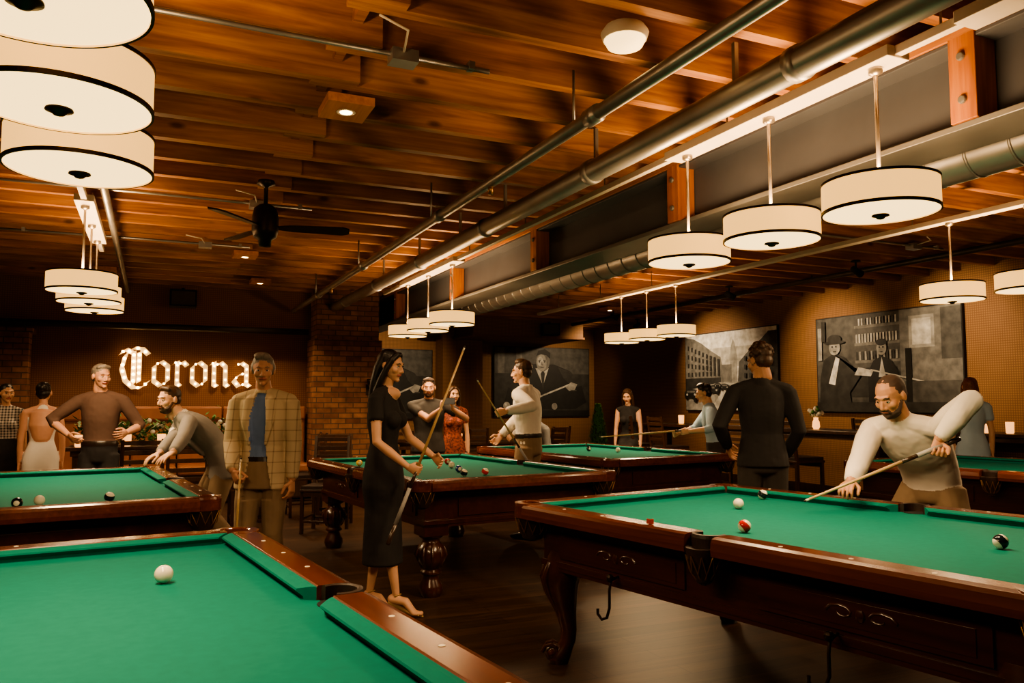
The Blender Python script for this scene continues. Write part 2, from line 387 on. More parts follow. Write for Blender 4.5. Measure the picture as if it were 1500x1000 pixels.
    for sx,tg,pole,curl,pn,fd in ((1,R,poleR,curlR,palmR,fingR),(-1,L,poleL,curlL,palmL,fingL)):
        sj=sh+Rs*sw*h*sx-S(1)*.006*h
        if tg is None: tg=sj-Z*.318*h+F*.035*h+Rt*(.025*h*sx)
        pl=V(pole) if pole is not None else (-F*.6-Z*.35+Rt*(.5*sx))
        el,wr=ik(sj,V(tg),.172*h,.150*h,pl)
        g=1.0 if not fem else .80
        A=[sj,sj*.55+el*.45,el,el*.6+wr*.4,wr]; Ra=[.032*h*g,.029*h*g,.0235*h*g,.0235*h*g,.0155*h*g]
        if sleeve=='short': A=[sj*.45+el*.55,el,el*.6+wr*.4,wr]; Ra=[.0265*h*g,.0235*h*g,.0235*h*g,.0155*h*g]
        parts.append((rtube(A,Ra,F,14,.8),skinm))
        am=topm; lo_=loose
        if sleeve=='long': Sg=[sj,sj*.55+el*.45,el,el*.5+wr*.5,el*.06+wr*.94]; Sr=[.037,.036*lo_,.031*lo_,.029*lo_,.023]
        elif sleeve=='roll': Sg=[sj,sj*.5+el*.5,el,el*.75+wr*.25]; Sr=[.037,.036,.031,.030]
        elif sleeve=='short': Sg=[sj,sj*.5+el*.5]; Sr=[.037,.038]
        else: Sg=None
        if Sg: parts.append((rtube(Sg,[x*h*g*(1.06 if jacket else 1.0) for x in Sr],F,16,.25),am))
        fdv=(wr-el).normalized() if fd is None else V(fd)
        pnv=(-Rt*sx*.8-F*.2) if pn is None else V(pn)
        hands.append((wr,fdv,pnv,sx,k*(1 if not fem else .9),curl))
    if feet is None:
        feet=[pos+Rt*.062*h+F*.02,pos-Rt*.062*h-F*.02]
    for sx,ft in ((1,V(feet[0])),(-1,V(feet[1]))):
        hj=P+Rt*(.050*h*sx)-Z*.02*h
        ft=V((ft.x,ft.y,ft.z if len(ft)>2 else 0)); an=ft+Z*(.05*h+heel)-F*.02*h
        sc_=1.0 if not hipz else 1.05
        kn,an=ik(hj,an,.237*h*sc_,.233*h*sc_,F)
        g=1.0 if not fem else .82
        if skirt:
            kn=hj*.5+an*.5
            parts.append((rtube([hj*.3+kn*.7,kn,kn*.65+an*.35,an],[.034*h*g,.031*h*g,.030*h*g,.018*h*g],F,14,.8),skinm))
        else:
            parts.append((rtube([hj,hj*.5+kn*.5,kn,kn*.5+an*.5,an-Z*.012*h],[.056*h*w,.052*h,.041*h,.038*h,.036*h],F,16,.2),bottom))
        toe=ft+F*.085*h+Z*.016*h; heelp=an-F*.022*h; 
        sm_=shoes
        if heel:
            parts.append((rtube([an-F*.02*h-Z*.02*h,an+F*.04*h-Z*.028*h,toe-F*.03*h,toe],[(.018*h,.018*h),(.02*h,.017*h),(.022*h,.012*h),(.016*h,.009*h)],Rt,12,.8),skinm))
            mb.tube([an-F*.028*h-Z*.03*h,V((an.x-F.x*.03*h,an.y-F.y*.03*h,ft.z+.001))],[.008,.005],sm_)
            mb.tube([an-F*.03*h-Z*.035*h,toe-F*.03*h-Z*.010*h,toe-Z*.011*h+F*.012],[(.018*h),(.005*h),(.004*h)],sm_,8)
            mb.tube([toe-F*.012+Rt*.022*h-Z*.008,toe-F*.012+Z*.012,toe-F*.012-Rt*.022*h-Z*.008],.006,sm_,6)
            mb.tube([an+Rt*.019*h-Z*.01,an+F*.02*h,an-Rt*.019*h-Z*.01],.005,sm_,6)
        else:
            parts.append((rtube([V((heelp.x,heelp.y,ft.z+.026*h)),V((an.x,an.y,ft.z+.028*h)),ft+F*.045*h+Z*.021*h,toe],[(.023*h,.026*h),(.025*h,.028*h),(.029*h,.020*h),(.022*h,.013*h)],Rt,14,.8),sm_))
    addrem(mb,parts,vox,5 if vox<.008 else 4,fn)
    for wr,fdv,pnv,sx,kk,curl in hands:
        addrem(mb,hand_parts(wr,fdv,pnv,sx,kk,curl,skinm),.0042,2)
    hy,hp=head
    hd=Matrix.Rotation(math.radians(a-24.2-90+hy),3,'Z')@Matrix.Rotation(math.radians(-hp),3,'X')
    kk=h/1.78*(1.0 if not fem else .95)
    kk=max(kk,.9)
    def Hh(x,y,z): return hc+hd@V((x*kk,y*kk,z*kk))
    def E(c,r,l): hp_.append((ellm(Hh(*c),tuple(x*kk for x in r),hd,16),l))
    def Tb(ps,rr,l,n=12): hp_.append((rtube([Hh(*p) for p in ps],[(x*kk if not isinstance(x,tuple) else (x[0]*kk,x[1]*kk)) for x in rr],hd@V((1,0,0)),n,1),l))
    hp_=[]
    E((0,-.010,.030),(.074,.093,.086),skinm); E((0,.025,-.02),(.062,.068,.086),skinm)
    E((0,.032,-.068),(.046 if not fem else .041,.05,.040),skinm); E((0,.070,-.094),(.020,.017,.016),skinm)
    Tb([(-.036,.079,.028),(0,.085,.026),(.036,.079,.028)],[.010,.010,.010],skinm)
    Tb([(0,.086,.012),(0,.099,-.012),(0,.106,-.030)],[.008,.010,.0115] if not fem else [.007,.0085,.0105],skinm)
    E((-.012,.094,-.034),(.009,.010,.008),skinm); E((.012,.094,-.034),(.009,.010,.008),skinm)
    E((.038,.058,-.022),(.026,.026,.026),skinm); E((-.038,.058,-.022),(.026,.026,.026),skinm)
    Tb([(-.021,.080,-.058),(0,.091,-.056),(.021,.080,-.058)],[.007,.009,.007],LIP)
    for sx in (-1,1):
        E((sx*.079,-.008,-.002),(.010,.018,.030),skinm)
    Tb([(0,-.02,-.05),(0,-.03,-.13)],[.050 if not fem else .040,.052 if not fem else .038],skinm)
    hm=hair
    if hs=='buzz':
        E((0,-.021,.040),(.077,.094,.081),hm); E((0,-.045,.0),(.070,.06,.06),hm)
    elif hs!='bald':
        E((0,-.022,.049),(.080,.096,.083),hm); E((0,-.048,.0),(.073,.060,.068),hm)
    if hs=='short': Tb([(-.05,.035,.096),(0,.050,.106),(.05,.035,.096)],[.020,.024,.020],hm)
    if hs=='tall': E((0,.008,.106),(.062,.064,.038),hm)
    if hs=='curly':
        for i in range(60):
            th=random.uniform(0,6.28); ph=random.uniform(.0,1.7); E((.080*math.sin(ph)*math.cos(th),-.025+.085*math.sin(ph)*math.sin(th),.055+.085*math.cos(ph)),(.020,.020,.020),hm)
    if hs=='old':
        for sx in (-1,1): E((sx*.066,-.028,.018),(.024,.05,.05),hm)
        Tb([(-.055,.03,.085),(-.01,.055,.108),(.045,.045,.100)],[.018,.026,.018],hm); E((.01,.0,.112),(.060,.06,.026),hm)
    if hs=='long':
        Tb([(0,-.04,.07),(0,-.07,-.02),(.0,-.085,-.12),(.0,-.095,-.25),(0,-.10,-.36),(0,-.10,-.42)],[(.080,.06),(.092,.055),(.092,.048),(.082,.040),(.06,.028),(.03,.014)],hm,16)
        for sx in (-1,1): Tb([(sx*.022,.052,.094),(sx*.062,.036,.050),(sx*.080,.008,-.02),(sx*.084,-.018,-.10),(sx*.080,-.05,-.2)],[.022,.022,.023,.026,.026],hm)
    if hs=='bun':
        E((0,-.105,.06),(.046,.046,.044),hm); E((.02,-.115,.085),(.025,.025,.025),hm); E((-.025,-.11,.04),(.025,.025,.025),hm)
    if hs=='cap': E((0,-.01,.055),(.088,.102,.076),hm); Tb([(-.04,.09,.06),(0,.12,.05),(.04,.09,.06)],[.012,.014,.012],hm)
    if beard:
        E((0,.034,-.082),(.049,.056,.040),beard); Tb([(-.060,.012,-.03),(-.052,.045,-.07),(0,.078,-.092),(.052,.045,-.07),(.060,.012,-.03)],[.012,.016,.02,.016,.012],beard)
        Tb([(-.026,.084,-.064),(-.018,.091,-.044),(0,.096,-.043),(.018,.091,-.044),(.026,.084,-.064)],[.006,.006,.006,.006,.006],beard)
        Tb([(-.017,.088,-.058),(0,.096,-.057),(.017,.088,-.058)],[.006,.007,.006],LIP)
    addrem(mb,hp_,.005,2,None,1)
    bt=hair
    for sx in (-1,1):
        mb.ell(Hh(sx*.030,.0775,.004),(.0135*kk,.009*kk,.0075*kk),EYW,hd,10); mb.ell(Hh(sx*.030,.0845,.004),(.0055*kk,.004*kk,.0055*kk),EYD,hd,8)
        mb.tube([Hh(sx*.016,.0885,.026),Hh(sx*.032,.0905,.031),Hh(sx*.047,.079,.025)],[.003,.004,.0025],bt,6)
        mb.tube([Hh(sx*.018,.085,.011),Hh(sx*.030,.090,.013),Hh(sx*.043,.080,.009)],[.0022,.003,.002],EYD if fem else skinm,6)
    o=mb.obj(name); return o
def cue(name,tip,butt,parent=None):
    mb=MB(); a=V(tip); b=V(butt); f=lambda t:a*(1-t)+b*t
    mb.tube([f(0),f(.01)],[.0062,.0064],M['darkpipe']); mb.tube([f(.01),f(.03)],[.0064,.0066],M['sight']); mb.tube([f(.03),f(.3),f(.62)],[.0066,.008,.0105],M['cuetan'])
    mb.tube([f(.62),f(.72)],[.011,.012],M['cuebutt']); mb.tube([f(.72),f(.9)],[.0125,.0138],M['cuewrap']); mb.tube([f(.9),f(.985),f(1)],[.0142,.0148,.0135],M['cuebutt'])
    return mb.obj(name)
def light(kind,name,parent,loc,energy,col,rot=(0,0,0),**k):
    l=bpy.data.lights.new(name,kind); l.energy=energy; l.color=col
    for a_,b_ in k.items(): setattr(l,a_,b_)
    lo=bpy.data.objects.new(name,l); COL.objects.link(lo); lo.parent=parent; lo.location=loc; lo.rotation_euler=rot; return lo
# ------------------------------------------------------------------ ROOM
def slab(name,x0,x1,y0,y1,z0,z1,m):
    mb=MB(); mb.box(((x0+x1)/2,(y0+y1)/2,(z0+z1)/2),(x1-x0,y1-y0,z1-z0),m); return mb.obj(name)
XL,XR,YF,YB,YC,ZD=-4.2,9.5,-2.6,12.6,16.4,3.42
slab('floor',XL,XR,YF,YC,-.1,0,M['floor'])
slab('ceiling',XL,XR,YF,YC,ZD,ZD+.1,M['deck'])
slab('wall_left',XL-.15,XL,YF,YB,0,ZD,M['wall'])
slab('wall_right',XR,XR+.15,YF,YC,0,ZD,M['wall'])
slab('wall_front',XL,XR,YF-.15,YF,0,ZD,M['wall'])
slab('wall_back',XL,2.35,YB,YB+.15,0,ZD,M['wall2'])
slab('wall_return',2.35,2.5,YB+.15,YC,0,ZD,M['wall'])
slab('wall_far',2.5,XR,YC,YC+.15,0,ZD,M['wall'])
slab('wall_pilaster',5.55,6.45,YC-.5,YC,0,ZD,M['wall'])
mb=MB(); mb.box((7.05,15.58,3.08),(2.5,1.6,.62),M['wall']); mb.box((7.05,15.58,2.76),(2.56,1.63,.04),M['wall2']); mb.obj('soffit_box')
mb=MB(); mb.box((0,0,1.71),(.95,.5,3.42),M['brick']); mb.box((0,0,1.18),(1.03,.6,2.36),M['brick']); mb.obj('brick_column',loc=(2.68,12.3,0))
mb=MB(); mb.box((0,0,1.2),(1.1,.3,2.35),M['brick']); mb.box((0,0,2.36),(1.18,.36,.06),M['brick']); mb.obj('brick_pier',loc=(-2.08,12.41,0.005))
mb=MB(); mb.box((.33,12.575,.07),(3.4,.04,.14),M['darkwood']); mb.obj('baseboard_back')
mb=MB(); mb.box((9.475,6.9,.07),(.04,18.5,.14),M['darkwood']); mb.obj('baseboard_right')
# joists
mb=MB(); y=-2.3
while y<16.3:
    if y<12.5: mb.box((-1.62,y,3.26),(5.15,.07,.31),M['joist'])
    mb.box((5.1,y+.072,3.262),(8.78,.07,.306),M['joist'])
    if y<12.4: mb.box((.83,y+.26,3.30),(.05,.31,.2),M['joist'])
    y+=.46
mb.obj('ceiling_joists')
mb=MB()
yb0,yb1=YF+.02,YC-.08; L_=yb1-yb0; ym=(yb0+yb1)/2
mb.box((3.45,ym,2.87),(.05,L_,.44),M['steel']); mb.box((3.45,ym,2.645),(.32,L_,.03),M['flange']); mb.box((3.45,ym,3.045),(.32,L_,.02),M['steel'])
mb.box((3.36,ym,3.075),(.16,L_,.04),M['nailer'])
for yy in (.1,2.35,4.55,6.8,9.1,11.6,14):
    mb.box((3.35,yy,2.862),(.14,.13,.40),M['beamwood'])
    for zz in (2.76,2.96):
        vs,fs=rtube([V((3.28,yy,zz)),V((3.265,yy,zz))],[.022,.018],None,10,0); mb.add(vs,fs,M['flange'])
mb.obj('steel_beam',bev=.004)
mb=MB(); mb.tube([(1.92,YF+.05,2.80),(1.92,12.4,2.80)],.034,M['pipe'],14)
for yy in (1,3.3,5.6,8,10.4): 
    mb.tube([(1.92,yy-.05,2.80),(1.92,yy+.05,2.80)],.045,M['pipe'],14); mb.tube([(1.92,yy+.2,2.8),(1.92,yy+.2,3.105)],.008,M['pipe'],6)
mb.tube([(1.92,4.6,2.8),(1.92,4.6,2.72)],.018,M['brass'],8); mb.tube([(1.92,9.6,2.8),(1.92,9.6,2.72)],.018,M['brass'],8)
mb.obj('sprinkler_pipe')
mb=MB(); mb.tube([(2.46,YF+.05,2.84),(2.46,12.0,2.84)],.07,M['duct'],18)
for i in range(8):
    yy=-1+i*1.75; mb.tube([(2.46,yy-.03,2.84),(2.46,yy+.03,2.84)],.078,M['duct'],18)
for yy in (1.6,2.9,4.2,5.6,6.6,7.8,9.2): mb.box((2.46,yy,3.0),(.022,.022,.2),M['pipe'])
mb.obj('ventilation_duct')
mb=MB(); pts=[(3.95,YF+.1,2.72),(3.95,12,2.72)]; mb.tube(pts,.13,M['duct'],20)
for i in range(60): mb.tube([(3.95,-2.3+i*.24,2.72),(3.95,-2.285+i*.24,2.72)],.135,M['duct'],20)
for yy in (0,3,6,9): mb.tube([(3.95,yy,2.8),(3.95,yy,3.105)],.01,M['pipe'],6)
mb.obj('spiral_duct')
mb=MB(); mb.tube([(-1.75,-1,2.86),(-1.75,7.5,2.86)],.14,M['duct'],20); mb.tube([(-1.75,7.5,2.86),(-1.75,7.8,2.8),(-1.75,8.0,2.62)],[.14,.15,.16],M['duct'],20)
for yy in (1,4,6.5): mb.tube([(-1.75,yy,2.9),(-1.75,yy,3.105)],.01,M['pipe'],6)
mb.obj('exhaust_duct')
mb=MB(); mb.tube([(8.0,YF+.1,3.04),(8.0,14.7,3.04)],.035,M['darkpipe'],12)
for yy in (2,5,8,11,14): mb.tube([(8.0,yy,3.04),(8.0,yy,3.105)],.01,M['darkpipe'],6)
mb.obj('fire_main_pipe')
mb=MB(); mb.tube([(-4.1,12.16,2.46),(2.1,12.16,2.46)],.045,M['darkpipe'],12)
for x in (-3,-1,1): mb.tube([(x,12.16,2.46),(x,12.59,2.46)],.02,M['darkpipe'],8)
mb.obj('wall_pipe')
mb=MB(); mb.tube([(-.38,3.6,2.98),(-.38,12.5,2.98)],.03,M['pipe'],10)
for yy in (4,6,9,12): mb.tube([(-.38,yy,2.98),(-.38,yy,3.10)],.008,M['pipe'],6)
mb.obj('conduit_pipe')
for i,(x0,x1,y,zz) in enumerate([(-1.6,1.5,3.62,3.07),(-1.5,1.2,6.9,3.07),(-1.5,.9,8.9,3.07),(4.2,7.8,5.9,3.07)]):
    mb=MB(); mb.tube([(x0,y,zz),(x1*.5+x0*.5,y,zz+.005),(x1,y,zz)],.013,M['pipe'],8)
    bx=x1-.45; mb.box((bx,y,zz-.01),(.13,.10,.06),M['pipe']); mb.tube([(bx,y,zz),(bx-.05,y-.25,zz+.01),(bx-.2,y-.32,zz+.02)],.006,M['white'],6)
    for x in (x0+.3,x1-.1): mb.box((x,y,zz+.01),(.03,.05,.04),M['pipe'])
    mb.obj('electrical_conduit')
WARM=(1,.66,.35)
for x,y in ((.95,4.42),(.9,9.4),(5.0,4.2),(5.2,10.5),(-2.6,9.6),(-.6,11.2),(1.3,11.4),(7.4,12.2),(4.3,14.6),(-2.6,3.5),(7.6,2.0)):  # most of these, chiefly at the back, added to lift the ambient light
    mb=MB(); mb.box((0,0,.025),(.26,.3,.05),M['nailer']); mb.lathe([(.055,-.002),(.05,-.006),(.04,0)],(0,0,0),M['white'],20); mb.lathe([(.035,-.004),(.002,-.008)],(0,0,0),M['bulb'],16)
    o=mb.obj('downlight_incl_added',loc=(x,y,3.05),bev=.003)
    light('SPOT','downlight_spot_incl_added',o,(0,0,-.03),120 if y>10 else (60 if y>9 else 28),WARM,spot_size=math.radians(120),spot_blend=.9,shadow_soft_size=.03)
mb=MB(); mb.lathe([(.09,.06),(.11,.03),(.10,.0)],(0,0,0),M['white'],20); mb.lathe([(.095,0),(.08,-.03),(.03,-.045),(.002,-.047)],(0,0,0),M['diff'],20); mb.obj('flush_ceiling_light',loc=(1.90,2.98,3.04))
def fan(x,y,rz):
    mb=MB(); mb.lathe([(.06,.34),(.07,.31),(.02,.29),(.016,.28),(.016,.16),(.05,.15),(.085,.12),(.10,.05),(.10,-.05),(.085,-.10),(.05,-.12),(.045,-.17),(.0,-.175)],(0,0,0),M['bronze'],24)
    for i in range(3):
        an=i*math.pi*2/3; R=Matrix.Rotation(an,3,'Z')@Matrix.Rotation(-.2,3,'X')
        q=[R@V(p) for p in [(.08,-.02,-.03),(.2,-.05,-.03),(.58,-.07,-.03),(.63,-.04,-.03),(.63,.04,-.03),(.58,.07,-.03),(.2,.05,-.03),(.08,.02,-.03)]]
        q2=[p+V((0,0,.012)) for p in q]; n=8
        mb.add(q+q2,[tuple(range(n))[::-1],tuple(range(n,2*n))]+[(j,(j+1)%n,n+(j+1)%n,n+j) for j in range(n)],M['bronze'])
    mb.obj('ceiling_fan',loc=(x,y,2.76),rz=rz)
fan(.74,6.25,math.radians(-10))
# ------------------------------------------------------------------ pendant lamps
def lampmesh(rod):
    mb=MB(); r=.235; zt=-rod; zb=zt-.135
    def ringz(rr,z): return [V((rr*math.cos(t*math.pi/32),rr*math.sin(t*math.pi/32),z)) for t in range(64)]
    mb.loft([ringz(r,zt),ringz(r,zb)],M['shade'],False)
    for z0,z1 in ((zt+.001,zt-.010),(zb+.012,zb-.001)):
        mb.loft([ringz(r-.004,z0),ringz(r+.003,z0),ringz(r+.003,z1),ringz(r-.004,z1)],M['bronze'],False,False)
    mb.lathe([(r-.004,zb+.004),(r*.7,zb-.004),(r*.3,zb-.008),(.002,zb-.009)],(0,0,0),M['diff'],48,False)
    mb.lathe([(.034,zb-.006),(.036,zb-.014),(.022,zb-.018),(.014,zb-.026),(.004,zb-.029)],(0,0,0),M['bronze'],20)
    for i in range(3):
        an=i*2.094; mb.tube([(0,0,zt-.02),(r*math.cos(an),r*math.sin(an),zt-.006)],.004,M['bronze'],6)
    mb.tube([(0,0,.0),(0,0,zt-.12)],.0085,M['rod'],8)
    mb.lathe([(.03,0),(.03,-.02),(.012,-.03)],(0,0,0),M['rod'],16)
    me=mb.obj('tmp'); m=me.data; bpy.data.objects.remove(me); return m
LM=lampmesh(.50)
def lamp(x,y,zt,down=17,up=13):
    o=inst('pendant_lamp',LM,(x,y,zt))
    light('AREA','down_light',o,(0,0,-.50-.135-.034),down,(1,.69,.38),(0,0,0),shape='DISK',size=.40)
    light('AREA','up_light',o,(0,0,-.49),up,(1,.62,.30),(math.pi,0,0),shape='DISK',size=.36)
ZR=2.86
def rail(x,y0,y1,boxes,w_=.04):
    mb=MB(); mb.box((x,(y0+y1)/2,ZR+.02),(w_,y1-y0,.04),M['white'])
    for ya,yb in boxes: mb.box((x,(ya+yb)/2,ZR+.014),(.13,yb-ya,.05),M['white'])
    yy=y0+.3
    while yy<y1: mb.tube([(x,yy,ZR+.03),(x,yy,3.105)],.006,M['pipe'],6); yy+=1.3
    mb.obj('lighting_rail',bev=.004)
rail(2.82,-.8,10.5,((2.3,3.9),(7.6,9.55),(.2,2.0))); rail(5.85,-.8,11.9,(),.09); rail(-.26,1.5,3.4,((1.7,3.25),)); rail(-.5,5.6,8.6,((6.4,8.1),))
for y in (2.42,3.08,3.76,7.80,8.6,9.4): lamp(2.82,y,ZR-.013)
for y in (3.05,3.72,4.36,8.08,8.72,9.34): lamp(5.85,y,ZR-.002)
for y in (1.80,2.45,3.12): lamp(-.26,y,ZR-.013)
for y in (6.55,7.25,7.95): lamp(-.5,y,ZR-.013)
# ------------------------------------------------------------------ POOL TABLE
TW,TL,TH=1.8,2.75,.85
def prof(mb,pr,p0,p1,inw,m,mit=0):
    d=(p1-p0).normalized(); r=[]
    for e,s in ((p0,1),(p1,-1)):
        r.append([e+inw*q[0]+V((0,0,q[1]))+d*(s*mit*q[0]) for q in pr])
    n=len(pr); mb.add(r[0]+r[1],[(j,(j+1)%n,n+(j+1)%n,n+j) for j in range(n)]+[tuple(range(n))[::-1],tuple(range(n,2*n))],m)
def tablemesh(style,hooks=False):
    mb=MB(); hx,hy=TW/2,TL/2
    mb.box((0,0,.795),(TW-.22,TL-.22,.03),M['cloth'])
    RP=[(0,.775),(-.004,.80),(0,.832),(.008,.846),(.03,.853),(.115,.853),(.12,.848),(.12,.775)]
    CP=[(.12,.775),(.12,.850),(.135,.8495),(.168,.842),(.170,.836),(.152,.82),(.145,.775)]
    segs=[]
    for sx in (-1,1):
        for sy in (-1,1): segs.append((V((sx*hx,sy*.072,0)),V((sx*hx,sy*(hy-.135),0)),V((-sx,0,0))))
    for sy in (-1,1): segs.append((V((-hx+.135,sy*hy,0)),V((hx-.135,sy*hy,0)),V((0,-sy,0))))
    for p0,p1,inw in segs:
        prof(mb,RP,p0,p1,inw,M['rail']); 
        CP2=[(a-.12,b) for a,b in CP]
        prof(mb,CP2,p0+inw*.12,p1+inw*.12,inw,M['cloth'],.9)
        for t in (.25,.5,.75):
            c=p0.lerp(p1,t)+inw*.06+V((0,0,.8535)); mb.lathe([(.009,0),(.008,.0008)],c,M['sight'],8)
    for sx in (-1,1):
        for sy in (-1,0,1):
            if sy==0: c=V((sx*(hx-.078),0,0)); ro=.073; rin=.056
            else: c=V((sx*(hx-.10),sy*(hy-.10),0)); ro=.10; rin=.058
            ins=24; dx=V((sx,sy,0)).normalized(); a0=math.atan2(dx.y,dx.x); span=math.radians(112 if sy==0 else 135)
            def arc(r,z,c=c,a0=a0,span=span): return [c+V((r*math.cos(a0-span+2*span*i/ins),r*math.sin(a0-span+2*span*i/ins),z)) for i in range(ins+1)]
            loops=[arc(rin,.79),arc(rin,.852),arc(rin+.006,.856),arc(ro,.854),arc(ro+.003,.84),arc(ro,.775),arc(rin,.775)]
            n=ins+1; vs=[p for l in loops for p in l]; fs=[]
            for i in range(len(loops)):
                k=(i+1)%len(loops)
                for j in range(ins): fs.append((i*n+j,i*n+j+1,k*n+j+1,k*n+j))
            fs.append(tuple(i*n for i in range(len(loops)))); fs.append(tuple(i*n+ins for i in range(len(loops)))[::-1])
            mb.add(vs,fs,M['rail' if sy else 'leather'],False)
            mb.lathe([(rin+.004,.813),(rin+.003,.8)],c,M['black'],20)  # black disc stands in for the dark of the pocket hole
            co=c+dx*(.04 if sy==0 else .0); rb=ro+(.006 if sy==0 else 0)
            mb.lathe([(rb-.004,.80),(rb-.006,.775),(rb-.02,.74),(rb-.03,.70),(rb-.045,.66),(.012,.645)],co,M['leather'],20)
            for i in range(10):
                an=i*.628
                for s_ in (-1,1): mb.tube([co+V(((rb-.004)*math.cos(an),(rb-.004)*math.sin(an),.77)),co+V(((rb-.022)*math.cos(an+.3*s_),(rb-.022)*math.sin(an+.3*s_),.70)),co+V((.02*math.cos(an+.6*s_),.02*math.sin(an+.6*s_),.65))],.003,M['brass'],5)
    cx,cy=hx-.145,hy-.145
    mb.box((0,0,.65),(2*cx,2*cy,.26),M['mahog'])
    for z,e,t in ((.765,.035,.022),(.742,.018,.02),(.538,.022,.03),(.513,.010,.022)): mb.box((0,0,z),(2*cx+e,2*cy+e,t),M['mahog'])
    for sx in (-1,1):
        for sy in (-1,1):
            mb.box((sx*cx,sy*cy*.52,.64),(.022,cy*.72,.13),M['mahog']); mb.box((sx*(cx+.004),sy*cy*.52,.64),(.022,cy*.64,.09),M['mahog'])
        mb.box((0,sx*cy,.64),(cx*1.3,.022,.13),M['mahog'])
        for sy in (-1,1):
            for k in (-1,1):
                c0=V((sx*(cx+.014),sy*cy*.52+k*.075,.64))
                q=[c0+V((0,k*(.07-.006*i)*math.cos(i*.7)*.9,(.045-.004*i)*math.sin(i*.7)*.7)) for i in range(10)]
                mb.tube(q,[.007-.0004*i for i in range(10)],M['mahog'],6)
            mb.ell((sx*(cx+.014),sy*cy*.52,.64),(.010,.022,.026),M['mahog'],None,8)
    lx,ly=hx-.235,hy-.235
    for sx in (-1,1):
        for sy in (-1,1):
            o=V((sx*lx,sy*ly,0)); d=V((sx,sy,0)).normalized()
            if style=='cab':
                prf=[(.60,.0,.10),(.54,.012,.105),(.48,.030,.108),(.42,.038,.100),(.34,.026,.078),(.26,.008,.056),(.18,-.006,.044),(.12,.0,.043),(.08,.022,.050),(.05,.040,.060),(.025,.050,.062),(.0,.05,.05)]
                pts=[o+d*x+V((0,0,z)) for z,x,r in prf]
                rings=[]
                for (z,x,r),p in zip(prf,pts):
                    rg=[]
                    for j in range(20):
                        t=2*math.pi*j/20
                        rr=r*(1+.12*abs(math.cos(2*t))**.5*(-1)+.06)
                        rg.append(p+V((rr*math.cos(t),rr*math.sin(t),0)))
                    rings.append(rg)
                mb.loft(rings,M['mahog'])
                sd=V((-d.y,d.x,0))
                for k in (-1,0,1):
                    dd=(d+sd*k*.8).normalized()
                    mb.tube([o+d*.02+dd*.085+V((0,0,.54)),o+d*.035+dd*.100+V((0,0,.46)),o+d*.03+dd*.082+V((0,0,.38)),o+d*.015+dd*.058+V((0,0,.30)),o+dd*.050+V((0,0,.25))],[.018,.022,.018,.012,.006],M['mahog'],8)
                for k in (-1,1):
                    cc=o+d*.085+sd*k*.035+V((0,0,.062))
                    q=[cc+d*((.05-.0045*i)*math.cos(i*.75))+V((0,0,(.05-.0045*i)*math.sin(i*.75))) for i in range(11)]
                    mb.tube(q,.011,M['mahog'],8)
                    mb.ell(cc,(.02,.02,.02),M['rail'],None,8)
                mb.ell(o+d*.075+V((0,0,.051)),(.05,.05,.05),M['mahog'],None,12)
            else:
                mb.box(o+V((0,0,.50)),(.19,.19,.12),M['mahog'])
                mb.lathe([(.085,.45),(.09,.43),(.06,.41),(.065,.39),(.10,.355),(.112,.31),(.105,.26),(.075,.215),(.06,.195),(.078,.18),(.078,.165),(.055,.15),(.062,.12),(.085,.08),(.09,.05),(.082,.02),(.07,0)],o,M['mahog'],24)
                for i in range(10):
                    an=i*.628; mb.tube([o+V((.098*math.cos(an),.098*math.sin(an),.36)),o+V((.113*math.cos(an),.113*math.sin(an),.30)),o+V((.075*math.cos(an),.075*math.sin(an),.21))],[.008,.014,.006],M['mahog'],6)
    if hooks:
        for yy in (.62,-.55):
            x=-(hx-.13); mb.tube([(x,yy,.56),(x-.05,yy,.55),(x-.06,yy,.50),(x-.06,yy+.0,.42),(x-.06,yy+.02,.37),(x-.06,yy+.055,.355),(x-.06,yy+.085,.375),(x-.06,yy+.085,.40)],.007,M['bronze'],8)
            mb.ell((x-.055,yy,.56),(.02,.02,.02),M['bronze'],None,8)
    o=mb.obj('tmp'); m=o.data; bpy.data.objects.remove(o); return m
TC=tablemesh('cab',True); TT=tablemesh('turn')
tabs=[(TC,-.30,2.30,7),(TC,2.96,2.92,11),(TT,2.43,6.85,6),(TT,-.66,6.25,7),(TT,4.78,8.2,7),(TT,7.1,4.5,8)]
for me,x,y,r in tabs: inst('pool_table',me,(x,y,0),math.radians(r),bev=.003)
def ballmat(nm,c,stripe=False):
    m,nt,b=newmat(nm); setp(b,Roughness=.08)
    v=objco(nt); s=nt.nodes.new('ShaderNodeSeparateXYZ'); nt.links.new(v,s.inputs[0])
    if stripe:
        a=nt.nodes.new('ShaderNodeMath'); a.operation='ABSOLUTE'; nt.links.new(s.outputs[2],a.inputs[0])
        mm=nt.nodes.new('ShaderNodeMath'); mm.operation='MULTIPLY'; mm.inputs[1].default_value=30; nt.links.new(a.outputs[0],mm.inputs[0])
        col=ramp(nt,mm.outputs[0],[(.44,c),(.46,(.8,.74,.6))])
    else:
        a=nt.nodes.new('ShaderNodeMath'); a.operation='MULTIPLY_ADD'; a.inputs[1].default_value=-16; a.inputs[2].default_value=.5; nt.links.new(s.outputs[1],a.inputs[0])
        col=ramp(nt,a.outputs[0],[(.90,c),(.905,(.8,.74,.6))])
    nt.links.new(col,b.inputs['Base Color']); return m
BM={'w':ballmat('ball_white',(.8,.74,.6)),'k':ballmat('ball_black',(.01,.01,.01)),'r':ballmat('ball_red_stripe',(.5,.02,.015),True),'R':ballmat('ball_red',(.5,.03,.02)),'y':ballmat('ball_yellow',(.75,.42,.03)),'b':ballmat('ball_black_stripe',(.01,.015,.02),True),'u':ballmat('ball_blue',(.02,.04,.2))}
BZ=.81+.030
